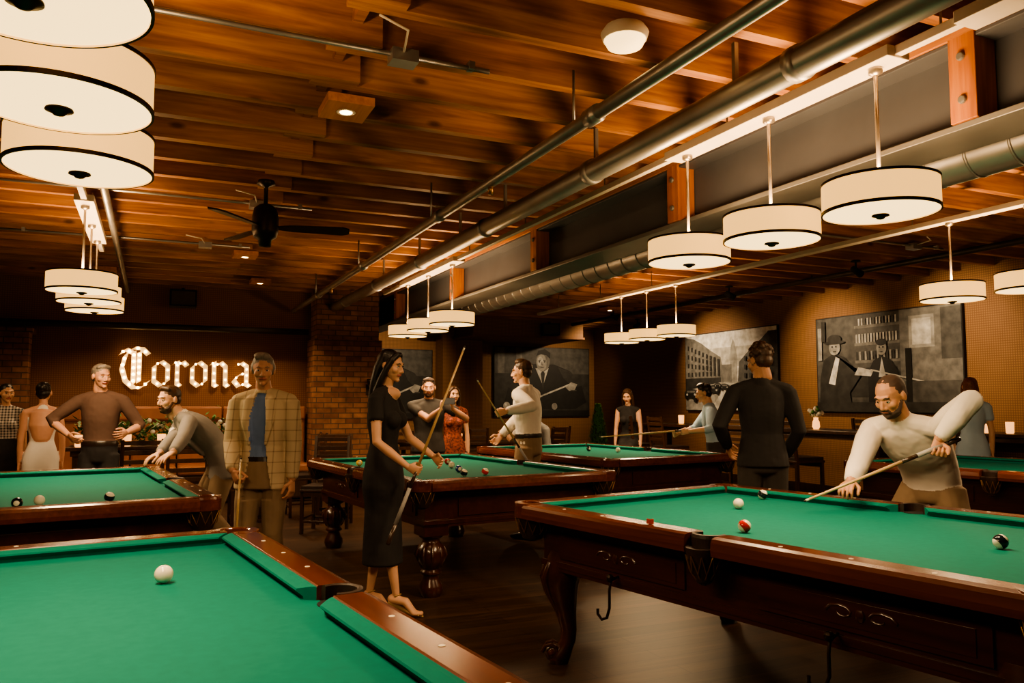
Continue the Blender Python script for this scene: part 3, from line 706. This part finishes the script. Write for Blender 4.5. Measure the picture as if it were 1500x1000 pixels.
for x,y,c,rx in [(.05,2.9,'w',0),(3.0,3.59,'w',0),(3.43,3.88,'b',.5),(2.48,2.93,'r',.9),(3.15,2.18,'b',.9),
    (-.68,5.28,'k',0),(-.58,5.36,'w',0),(-.22,5.38,'b',.4),(1.78,7.45,'y',0),(2.3,6.06,'b',.3),(2.40,6.45,'u',0),(2.5,6.1,'r',.5),(2.6,7.3,'R',0),(2.49,6.88,'w',0),(5.1,8.25,'w',0),(4.9,8.6,'k',0),(6.75,5.08,'w',0)]:
    mb=MB(); vs,fs=ellm(V((0,0,0)),.0295,None,24); mb.add(vs,fs,BM[c],True); o=mb.obj('billiard_ball',loc=(x,y,BZ)); o.rotation_euler=(rx,.3*rx,rx)
mb=MB(); mb.box((0,0,.012),(.024,.024,.022),mat('chalk_wrap',(.4,.05,.03),.8)); mb.lathe([(.010,.023),(.009,.0245)],(0,0,0),M['cloth'],10); mb.obj('chalk_cube',loc=(2.07,3.08,.854),bev=.001)
# ------------------------------------------------------------------ furniture
def chairmesh(seat,back):
    mb=MB(); w=.42
    for sx in (-1,1):
        mb.box((sx*.19,.18,seat/2),(.035,.035,seat),M['darkwood'])
        mb.box((sx*.19,-.19,seat/2),(.035,.035,seat),M['darkwood'])
        R=Matrix.Rotation(math.radians(7),3,'X'); mb.box((sx*.19,-.215,seat+(back-seat)/2),(.035,.03,back-seat+.02),M['darkwood'],R=R)
        mb.box((sx*.19,0,seat*.35),(.022,.36,.022),M['darkwood'])
    for sy in (-1,1): mb.box((0,sy*.185,seat*.28),(.36,.022,.025),M['darkwood']); mb.box((0,sy*.185,seat-.04),(.38,.025,.05),M['darkwood'])
    mb.box((0,0,seat),(w,w,.025),M['darkwood']); mb.box((0,.01,seat+.03),(w-.03,w-.03,.04),M['leather'])
    n=5 if back-seat>.4 else 4
    for i in range(n):
        z=seat+.14+i*(back-seat-.17)/(n-1); mb.box((0,-.20-(z-seat-(back-seat)/2)*.12-.012,z),(.36,.016,.045),M['darkwood'])
    o=mb.obj('t'); m=o.data; bpy.data.objects.remove(o); return m
CH=chairmesh(.46,1.02); ST=chairmesh(.74,1.2)
for x,y,r in [(1.75,8.9,150),(2.0,9.6,170),(1.75,10.3,90),(1.0,9.3,0),(.35,9.3,0),(-.1,9.3,5),(3.9,10.9,20),(4.4,11.35,0),(5.9,11.6,20),(3.0,10.6,0)]:
    inst('dining_chair',CH,(x,y,0),math.radians(r),bev=.003)
for x,y,r in [(6.75,7.05,-90),(6.8,7.85,-90),(6.8,9.6,-95),(6.75,10.4,-85),(8.35,7.3,-90),(8.4,5.0,-95),(8.4,4.2,-85)]:
    inst('bar_stool',ST,(x,y,0),math.radians(r),bev=.003)
def table(name,x0,x1,y0,y1,h):
    mb=MB(); cx,cy=(x0+x1)/2,(y0+y1)/2; w,d=x1-x0,y1-y0
    mb.box((0,0,h-.02),(w,d,.04),M['darkwood']); mb.box((0,0,h-.07),(w-.1,d-.1,.06),M['darkwood'])
    for sx in (-1,1):
        for sy in (-1,1): mb.box((sx*(w/2-.1),sy*(d/2-.1),(h-.05)/2),(.06,.06,h-.05),M['darkwood'])
    mb.obj(name,loc=(cx,cy,0),bev=.004)
table('bar_table',7.15,7.75,6.3,10.9,1.08); table('dining_table',-.85,1.3,9.8,10.5,.92); table('bar_table',8.75,9.4,3.6,7.9,1.05); table('dining_table',3.6,5.4,11.8,12.6,.78)
def candle(x,y,z):
    mb=MB(); mb.lathe([(.034,0),(.042,.01),(.045,.13),(.041,.13),(.036,.012)],(0,0,0),M['glass'],14); mb.lathe([(.030,.012),(.030,.075),(.003,.08)],(0,0,0),M['candle'],12); mb.lathe([(.004,.08),(.009,.095),(.001,.12)],(0,0,0),M['candle'],8)
    mb.obj('votive_candle',loc=(x,y,z+.002))
for x,y,z in [(7.4,6.5,1.08),(7.5,8.6,1.08),(7.45,10.2,1.08),(8.86,6.25,1.05),(8.95,6.02,1.05),(9.05,4.5,1.05),(-.72,9.87,.92),(-.25,9.87,.92),(.1,9.87,.92),(.5,9.87,.92),(1.0,9.87,.92),(4.5,12.0,.78)]: candle(x,y,z)
mb=MB()
for i in range(1300):
    x=random.uniform(-.85,.98); y=random.gauss(0,.08); z=abs(random.gauss(.11,.08)); a_=random.uniform(0,6.28); s=random.uniform(.035,.06)
    d=V((math.cos(a_),math.sin(a_),random.uniform(.0,.9))).normalized(); sd=V((-math.sin(a_),math.cos(a_),0)); p=V((x,y,z))
    mb.add([p,p+d*s+sd*s*.4,p+d*s*2,p+d*s-sd*s*.4],[(0,1,2,3)],M['leaf'])
for i in range(44):
    mb.ell((random.uniform(-.85,.98),random.gauss(0,.07),random.uniform(.12,.28)),.028,M['flower'],None,8)
mb.obj('greenery_runner',loc=(.08,10.2,.925))
def bouquet(x,y,z):
    mb=MB(); mb.lathe([(.03,0),(.045,.03),(.04,.09),(.025,.12),(.03,.14)],(0,0,0),M['glass'],16)
    for i in range(30):
        t=random.uniform(0,6.28); r=random.uniform(0,.09); mb.ell((r*math.cos(t),r*math.sin(t),.2+random.uniform(-.04,.06)),random.uniform(.018,.03),M['flower'] if i%3 else M['leaf'],None,8)
    for i in range(8): mb.tube([(0,0,.08),(.05*math.cos(i),.05*math.sin(i),.2)],.003,M['leaf'],5)
    mb.obj('flower_vase',loc=(x,y,z+.002))
bouquet(7.4,7.4,1.08); bouquet(1.2,10.4,.92)
mb=MB(); mb.box((0,-.12,.22),(3.55,.5,.40),M['darkwood'])
for i in range(6):
    x=-1.5+i*.6
    mb.box((x,-.14,.46),(.585,.52,.12),M['bench']); mb.box((x,.15,.82),(.585,.14,.70),M['bench']); mb.box((x,.13,1.25),(.585,.17,.20),M['bench'])
mb.obj('banquette_bench',loc=(.33,12.32,0),bev=.03)
mb=MB(); mb.lathe([(.13,0),(.17,.3),(.18,.32),(.15,.32),(.14,.3)],(0,0,0),M['leather'],20); mb.tube([(0,0,.25),(0,0,.6)],.02,M['darkwood'],8)
for i in range(1400):
    z=random.uniform(0,1); r=.20*(1-z)**.8*(.6 if z<.04 else 1)+.015; t=random.uniform(0,6.28); rr=r*random.uniform(.7,1.05); p=V((rr*math.cos(t),rr*math.sin(t),.40+z*.95)); d=V((math.cos(t),math.sin(t),1.4)).normalized(); sd=V((-math.sin(t),math.cos(t),0)); s=.03
    mb.add([p,p+d*s+sd*s*.35,p+d*s*2.2,p+d*s-sd*s*.35],[(0,1,2,3)],M['leaf'])
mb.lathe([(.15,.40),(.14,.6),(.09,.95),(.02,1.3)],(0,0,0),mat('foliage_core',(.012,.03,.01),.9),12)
mb.obj('potted_cypress',loc=(7.2,12.3,0))
mb=MB(); addrem(mb,[(ellm(V((0,0,.22)),(.26,.16,.22)),M['black']),(ellm(V((.05,-.1,.16)),(.18,.12,.13)),M['black']),(rtube([V((-.12,0,.38)),V((0,0,.50)),V((.12,0,.38))],[.014]*3,None,8,1),M['black'])],.014,3); mb.obj('backpack',loc=(5.5,11.0,.0))
for x,y,z,r in [(.35,12.38,2.95,0),(7.4,14.55,2.95,-.3),(5.2,15.8,2.95,.3)]:
    mb=MB(); mb.box((0,0,0),(.36,.26,.24),M['black']); mb.lathe([(.085,.0),(.07,.012),(.03,-.01),(.001,0)],(0,0,0),M['steel'],20); 
    mb.box((0,-.131,0),(.32,.01,.2),M['darkpipe']); mb.box((0,.1,.14),(.04,.04,.06),M['black']); mb.obj('wall_speaker',loc=(x,y,z-.05),rz=r,bev=.008)
mb=MB(); mb.box((0,0,0),(.10,.03,.16),M['bronze']); mb.tube([(0,0,0),(0,-.12,.02),(0,-.14,.08)],.012,M['bronze'],8); mb.lathe([(.04,.02),(.07,.10),(.075,.16),(.07,.16),(.035,.03)],(0,-.14,0),M['bronze'],16); mb.obj('wall_sconce',loc=(3.0,11.975,1.6))
for x,y,tgt in ((7.6,4.2,(1.8,.3,-.9)),(7.6,6.9,(1.8,.0,-.8)),(7.6,9.2,(1.8,-.1,-.8)),(7.6,12.4,(1.8,-.5,-.9)),(8.9,13.6,(-.7,2.6,-1.1)),(4.4,13.6,(.0,2.6,-1.1))):  # far wall pair added to brighten its dark murals
    mb=MB(); d=V(tgt).normalized(); mb.tube([(0,0,.12),(0,0,.0)],.012,M['black'],8); mb.tube([V((0,0,0))-d*.06,d*.09],[.035,.045],M['black'],14); mb.lathe([(.06,.11),(.05,.125)],(0,0,0),M['black'],14)
    o=mb.obj('track_spotlight_incl_added',loc=(x,y,2.97))
    light('SPOT','spot',o,tuple(d*.15),160,(1,.72,.43),V(tgt).to_track_quat('-Z','Y').to_euler(),spot_size=math.radians(75),spot_blend=.9,shadow_soft_size=.04)
# marquee sign
mb=MB()
LS={'C':([[(.95,1.25),(.72,1.48),(.40,1.50),(.12,1.2),(.0,.7),(.14,.2),(.45,-.08),(.75,-.05),(.98,.2)],[(.42,1.35),(.42,.08)],[(.62,1.35),(.62,.15)],[(-.05,1.25),(.12,1.45),(.4,1.3)]],1.12),
 'o':([[(0,.8),(0,.2),(.25,0),(.5,.2),(.5,.8),(.25,1),(0,.8)]],.74),'r':([[(-.05,.9),(.08,1.0),(.08,.1),(.2,0)],[(.08,.85),(.28,1),(.45,.82)]],.62),
 'n':([[(-.05,.9),(.06,1),(.06,.08),(.18,0)],[(.06,.82),(.3,1),(.5,.82),(.5,.1),(.62,0)]],.80),'a':([[(.05,.85),(.28,1),(.5,.85),(.5,.1),(.64,0)],[(.5,.58),(.18,.48),(0,.25),(.2,0),(.5,.18)]],.7)}
x=0; S_=.36
for chh in 'Corona':
    for st in LS[chh][0]:
        pen=V((.085,0,.055))
        for p,q in zip(st[:-1],st[1:]):
            a_=V((x+p[0],0,p[1])); b_=V((x+q[0],0,q[1])); vs=[]
            for yy in (0,-.10):
                vs+=[(c+V((0,yy,0)))*S_ for c in (a_-pen,a_+pen,b_+pen,b_-pen)]
            mb.add(vs,[(0,1,2,3),(7,6,5,4),(0,4,5,1),(1,5,6,2),(2,6,7,3),(3,7,4,0)],M['letter'])
            L2=(b_-a_).length; n=max(1,int(L2/.24))
            for i in range(n): 
                c=a_.lerp(b_,(i+.5)/n)*S_; mb.ell((c.x,-.055,c.z),.016 if chh!='C' else .021,M['bulb'],None,8)
    x+=LS[chh][1]*1.04
mb.obj('marquee_sign',loc=(-.42,12.56,1.64))
# ------------------------------------------------------------------ murals
def mural(name,w,h,shapes,loc,rz):
    mb=MB(); mb.box((0,.02,0),(w+.03,.035,h+.03),M['g0']); mb.add([(-w/2,0,-h/2),(w/2,0,-h/2),(w/2,0,h/2),(-w/2,0,h/2)],[(0,1,2,3)],M['g%d'%shapes[0]])
    d=0
    for g,pts in shapes[1:]:
        d+=.0004
        if pts[0]=='e':
            _,cx,cy,rx,ry=pts; q=[(cx+rx*math.cos(t*math.pi/12),cy+ry*math.sin(t*math.pi/12)) for t in range(24)]
        elif pts[0]=='r': _,x0,y0,x1,y1=pts; q=[(x0,y0),(x1,y0),(x1,y1),(x0,y1)]
        else: q=pts
        q=[(min(max(a,0),1),min(max(b,0),1)) for a,b in q]
        mb.add([((a-.5)*w,-d,(b-.5)*h) for a,b in q],[tuple(range(len(q)))],M['g%d'%g])
    mb.obj(name,loc=loc,rz=rz)
street=[6,(5,('r',0,.55,1,.8)),(3,[(0,.25),(0,.98),(.1,.95),(.2,.88),(.3,.78),(.42,.68),(.46,.4),(.46,.3)]),(1,[(0,.25),(0,.42),(.46,.42),(.46,.3)]),
 (2,[(1,.22),(1,.95),(.92,.95),(.85,.86),(.78,.8),(.68,.68),(.62,.6),(.6,.3)]),(4,[(.52,.35),(.52,.68),(.545,.85),(.56,.9),(.575,.85),(.6,.68),(.6,.35)]),(3,('r',.42,.35,.54,.58)),(4,[(0,0),(1,0),(1,.24),(.6,.36),(.42,.36),(0,.26)]),(5,[(.3,0),(.75,0),(.56,.34),(.47,.34)])]
for i in range(9):
    for j in range(4):
        x0=.03+i*.045; t=1-i*.07; street.append((1,('r',x0,.44+j*.12*t,x0+.018,.50+j*.12*t)))
for i in range(6):
    for j in range(3): x0=.68+i*.052; street.append((0,('r',x0,.40+j*.13*(1+i*.05)*.8,x0+.02,.46+j*.13*(1+i*.05)*.8)))
for cx,cy,s in ((.62,.2,.12),(.47,.30,.05),(.34,.27,.07),(.2,.2,.10),(.08,.22,.08),(.40,.32,.04)):
    street+= [(1,('e',cx,cy,s,s*.75)),(0,('r',cx-s,cy-s*.7,cx+s,cy)),(3,('r',cx-s*.6,cy+s*.15,cx+s*.6,cy+s*.45)),(5,('e',cx-s*.6,cy-s*.2,s*.14,s*.18)),(5,('e',cx+s*.6,cy-s*.2,s*.14,s*.18)),(0,('e',cx-s*.7,cy-s*.75,s*.2,s*.25)),(0,('e',cx+s*.7,cy-s*.75,s*.2,s*.25))]
bar=[2,(3,('r',.62,.1,1,1)),(4,('r',.68,.62,.84,.93)),(5,('r',.70,.65,.82,.90)),(2,('r',.88,.5,1,.98)),(1,('r',.25,.15,.6,.45)),(3,('r',.3,.5,.62,.53)),(3,('r',.3,.68,.62,.71)),(3,('r',.3,.86,.62,.89))]
for i in range(14):
    x0=.31+i*.022; bar+=[(5 if i%2 else 4,('r',x0,.71,x0+.012,.80)),(4 if i%2 else 1,('r',x0,.53,x0+.013,.62)),(5 if i%3 else 2,('r',x0,.89,x0+.011,.96))]
bar+=[(1,[(.02,0),(.03,.35),(.06,.55),(.14,.62),(.22,.58),(.30,.45),(.34,.36),(.36,.40),(.30,.28),(.26,.2),(.28,0)]),(4,('e',.15,.68,.045,.08)),(1,('e',.15,.77,.055,.05)),(1,('e',.15,.735,.085,.022)),
 (0,[(.40,.1),(.40,.4),(.44,.52),(.50,.56),(.56,.52),(.61,.4),(.62,.1)]),(5,[(.475,.35),(.5,.55),(.525,.35)]),(4,('e',.5,.64,.035,.07)),(0,('e',.5,.70,.038,.035)),(5,[(.30,.38),(.42,.36),(.44,.42),(.33,.46)]),(5,[(.42,.42),(.95,.22),(.95,.235),(.42,.435)]),(1,('r',0,0,1,.1)),(2,('r',.6,.1,1,.3)),(0,('r',.66,.1,.70,.62)),(4,('r',.02,.55,.05,.9)),(1,('r',.05,.75,.08,.97)),
 (6,[(.10,.30),(.16,.58),(.19,.56),(.15,.28)]),(0,('e',.135,.69,.006,.010)),(0,('e',.165,.69,.006,.010)),(1,('r',.14,.635,.165,.643)),(0,('e',.488,.65,.005,.009)),(0,('e',.512,.65,.005,.009)),(1,('r',.49,.60,.51,.607))]
# pool player leaning towards the viewer over the cue
player=[1,(2,('r',0,.62,1,1)),(3,('r',.03,.62,.10,1)),(3,('r',.22,.70,.28,1)),(0,('r',0,0,1,.08)),
 (0,[(.10,.22),(.14,.42),(.24,.62),(.38,.76),(.62,.76),(.80,.66),(.92,.45),(.97,.2),(.85,.1),(.3,.1)]),
 (1,[(.14,.42),(.24,.62),(.34,.70),(.30,.50),(.22,.34)]),(1,[(.66,.72),(.80,.66),(.92,.45),(.82,.42),(.72,.56)]),
 (5,[(.42,.70),(.50,.44),(.56,.70)]),(1,[(.475,.62),(.50,.36),(.52,.62),(.50,.68)]),
 (3,('e',.50,.80,.072,.145)),(4,('e',.485,.78,.055,.125)),(5,('e',.472,.80,.030,.07)),(0,[(.43,.88),(.45,.96),(.52,.985),(.58,.93),(.575,.84),(.54,.89),(.48,.91)]),
 (1,[(.45,.815),(.475,.825),(.475,.812),(.45,.805)]),(1,[(.505,.825),(.53,.815),(.53,.805),(.505,.812)]),(0,('e',.463,.795,.007,.010)),(0,('e',.517,.795,.007,.010)),(3,[(.485,.80),(.478,.745),(.498,.745),(.493,.80)]),(1,[(.470,.715),(.510,.715),(.505,.705),(.475,.705)]),
 (4,[(.22,.20),(.30,.30),(.38,.30),(.42,.24),(.36,.16),(.26,.14)]),(5,[(.34,.30),(.37,.36),(.39,.35),(.37,.28)]),(3,[(.27,.20),(.38,.22),(.38,.205),(.27,.185)]),(3,[(.26,.17),(.36,.185),(.36,.175),(.26,.16)]),
 (5,[(.05,.06),(.09,.06),(.80,.46),(.79,.48)]),(4,[(.74,.42),(.80,.50),(.87,.47),(.84,.38),(.78,.37)]),(2,('r',.80,.37,.86,.385)),(5,('e',.12,.15,.035,.055)),(6,('e',.11,.165,.012,.02)),(4,('e',.62,.14,.030,.05))]
mural('framed_mural',2.45,1.42,bar,(9.44,8.15,1.98),math.radians(-90))
mural('framed_mural',2.5,1.42,street,(9.44,11.5,1.98),math.radians(-90))
mural('framed_mural',2.4,1.55,player,(8.12,16.34,1.88),0)
mural('framed_mural',1.9,1.45,player,(4.5,16.34,1.80),0)
# ------------------------------------------------------------------ PEOPLE
tp=time.time()
BLK=cloth('fabric_black',(.014,.012,.013)); WHT=cloth('shirt_white',(.80,.73,.65),.55); WHT2=cloth('dress_white',(.80,.75,.68),.2)
KH=cloth('trousers_khaki',(.26,.18,.11)); BRN=cloth('shirt_brown',(.095,.052,.038)); GRY=cloth('blazer_grey',(.24,.22,.20)); BLU=cloth('shirt_blue',(.15,.23,.43)); LBL=cloth('shirt_light_blue',(.36,.48,.60))
DK=cloth('trousers_dark',(.04,.034,.03)); SHO=mat('shoe_leather',(.02,.012,.008),.35); CHAR=cloth('shirt_charcoal',(.035,.03,.028)); FLO=mat('floral_fabric',(.22,.05,.03),.8,0,.9,40); GREY2=cloth('shirt_grey',(.2,.2,.2))
PLD=plaidmat('blazer_plaid',(.58,.46,.30),(.24,.16,.09),math.radians(-154),.075,.008)
STR=plaidmat('striped_top',(.6,.55,.5),(.02,.02,.02),0,.03,.014)
GOLD=mat('sandal_gold',(.45,.3,.15),.4,.5)
fist=(70,75,45); grip=(62,70,40)
person('woman_in_black_dress',(1.43,5.29),-12,1.69,sex='f',head=(-8,8),skinm=SK,hair=HB,hs='long',top=BLK,skirt=(.34,.15,BLK),shoes=GOLD,sleeve='short',heel=.06,neckline=.75,collar=False,
  R=(1.515,5.02,.99),L=(1.74,5.17,1.04),curlR=grip,curlL=(30,35,20),fingR=(.7,-.3,-.35),palmR=(-.1,.6,.3),feet=[(1.53,5.19,0),(1.40,5.37,0)],vox=.0065)
cue('pool_cue',(1.86,4.89,1.775),(1.40,5.06,.495))
person('man_in_plaid_blazer',(.74,6.05),-92,1.74,head=(18,4),skinm=SK3,hair=HG,hs='old',top=BLU,bottom=KH,shoes=SHO,jacket=PLD,belt=SHO,w=1.02,R=(.52,5.90,.93),curlR=grip,fingR=(0.2,-.3,-.5),palmR=(.9,.2,0),vox=.0065)
cue('pool_cue',(.57,5.85,1.02),(.52,5.72,.02))
person('man_in_white_shirt_aiming',(4.42,3.48),-141,1.8,lean=52,hipz=.90,head=(-8,26),skinm=SK2,hair=HS,hs='buzz',beard=HS,top=WHT,bottom=KH,shoes=SHO,loose=1.14,
  R=(3.56,3.33,.935),L=(3.95,3.06,1.20),poleL=(.6,-.5,1.0),poleR=(.2,.3,-1),curlR=(20,40,30),fingR=(-.85,-.45,-.2),palmR=(0,0,-1),curlL=fist,fingL=(-.3,-.1,-.9),palmL=(-.3,-.5,.2),feet=[(4.25,3.85,0),(4.65,3.25,0)],vox=.0065)
cue('pool_cue',(3.2,3.3,.875),(4.05,3.01,1.205))
person('man_in_black_shirt',(4.36,4.92),82,1.84,head=(35,12),skinm=SK2,hair=HBr,hs='curly',top=BLK,bottom=DK,shoes=SHO,tuck=False,w=1.0,R=(4.62,4.95,.98),L=(4.20,5.14,1.05),vox=.008)
person('man_in_white_shirt',(3.62,7.62),150,1.84,lean=4,head=(20,2),skinm=SK,hair=HBr,hs='tall',top=WHT,bottom=KH,shoes=SHO,belt=SHO,loose=1.08,L=(3.2,7.25,1.32),R=(3.35,7.75,1.05),curlL=fist,vox=.009)
cue('pool_cue',(2.86,7.2,1.63),(3.5,7.22,.70))
person('boy_in_white_shirt',(4.68,9.95),160,1.62,head=(0,10),hair=HBr,hs='short',top=WHT,bottom=KH,shoes=SHO,tuck=False,R=(4.35,10.0,.98),L=(4.4,9.75,.98))
person('woman_in_floral_dress',(3.45,9.5),-70,1.6,sex='f',hair=HBr,hs='long',top=FLO,skirt=(.5,.15,FLO),shoes=SHO,sleeve='short',collar=False)
person('bearded_man_with_phone',(2.95,8.95),-85,1.68,head=(0,5),skinm=SK3,hair=HS,hs='short',beard=HBr,top=CHAR,bottom=DK,shoes=SHO,tuck=False,w=1.12,sleeve='short',R=(2.98,8.6,1.33),L=(3.14,8.65,1.33),curlR=(40,50,30),curlL=(40,50,30),fingR=(.1,0,1),fingL=(-.1,0,1))
mb=MB(); mb.box((0,0,0),(.15,.012,.075),M['black']); mb.box((0,-.007,0),(.14,.002,.066),M['steel']); mb.lathe([(.012,0),(.01,.004)],(.05,.01,.0),M['steel'],10); mb.obj('smartphone',loc=(3.06,8.555,1.42),rz=math.radians(5),bev=.003)
person('man_in_grey_blazer',(.58,7.55),-150,1.74,lean=48,hipz=.88,head=(30,5),skinm=SK,hair=HBr,hs='short',beard=HBr,top=WHT,bottom=KH,shoes=SHO,jacket=GRY,R=(.02,7.12,.93),L=(.1,6.62,.92),curlR=(15,20,15),curlL=(10,15,10),fingL=(-.6,-.5,-.35),palmL=(0,0,-1),palmR=(0,0,-1),fingR=(-.7,-.2,-.35),feet=[(.5,7.85,0),(.72,7.4,0)],vox=.009)
person('man_in_brown_shirt',(-.46,8.75),-75,1.76,head=(40,3),skinm=SK3,hair=HG,hs='short',top=BRN,bottom=BLK,shoes=SHO,sleeve='roll',belt=SHO,R=(-.72,8.6,1.1),L=(-.22,8.45,1.12),poleR=(-1,.2,-.3))
person('woman_in_white_dress',(-1.03,9.48),120,1.60,sex='f',head=(-10,0),skinm=SK3,hair=HB,hs='bun',top=WHT2,skirt=(.15,.17,WHT2),shoes=SHO,sleeve='none',bareback=True,collar=False)
person('woman_in_striped_top',(-1.50,10.5),-60,1.60,sex='f',head=(20,0),skinm=SK,hair=HB,hs='bun',top=STR,skirt=(.45,.17,BLK),shoes=SHO,sleeve='none',collar=False)
person('seated_man_in_cap',(5.25,10.5),-150,1.7,lean=15,hipz=.56,head=(0,15),hair=GREY2,hs='cap',top=GREY2,bottom=DK,shoes=SHO,feet=[(4.85,10.45,0),(4.95,10.2,0)])
inst('dining_chair',CH,(5.27,10.52,0),math.radians(96),bev=.003)
person('seated_woman_in_black',(6.6,10.35),-110,1.62,lean=8,sex='f',hipz=.84,hair=HBr,hs='long',top=BLK,bottom=BLK,shoes=SHO,sleeve='none',collar=False,head=(0,15),feet=[(6.45,9.95,.25),(6.3,10.02,.25)])
person('boy_in_blue_shirt',(6.0,7.55),170,1.62,lean=10,head=(0,12),hair=HB,hs='tall',skinm=SK,top=LBL,bottom=DK,shoes=SHO,sleeve='roll',R=(5.62,7.75,1.05),L=(5.55,7.45,1.08),curlR=fist,curlL=grip)
cue('pool_cue',(4.55,7.75,1.02),(5.95,7.42,1.12))
person('woman_in_blue_dress',(8.45,6.12),70,1.68,sex='f',hair=HR,hs='long',skinm=SK,top=LBL,skirt=(.5,.17,LBL),shoes=SHO,sleeve='short',collar=False,head=(0,0))
print('people time',time.time()-tp)
# ------------------------------------------------------------------ world + camera
w=bpy.data.worlds.new('World'); bpy.context.scene.world=w; w.use_nodes=True
w.node_tree.nodes['Background'].inputs[0].default_value=(.9,.5,.25,1); w.node_tree.nodes['Background'].inputs[1].default_value=.05
cd=bpy.data.cameras.new('Camera'); cam=bpy.data.objects.new('Camera',cd); COL.objects.link(cam); bpy.context.scene.camera=cam
cam.location=(0,0,1.40); cam.rotation_euler=(math.radians(94.41),0,math.radians(-24.2)); cd.lens=28; cd.sensor_width=36; cd.clip_start=.05
sc=bpy.context.scene; sc.view_settings.view_transform='AgX'
try: sc.view_settings.look='AgX - Medium High Contrast'
except Exception as ex: print(ex)
sc.view_settings.exposure=.38
print('total',time.time()-T0)
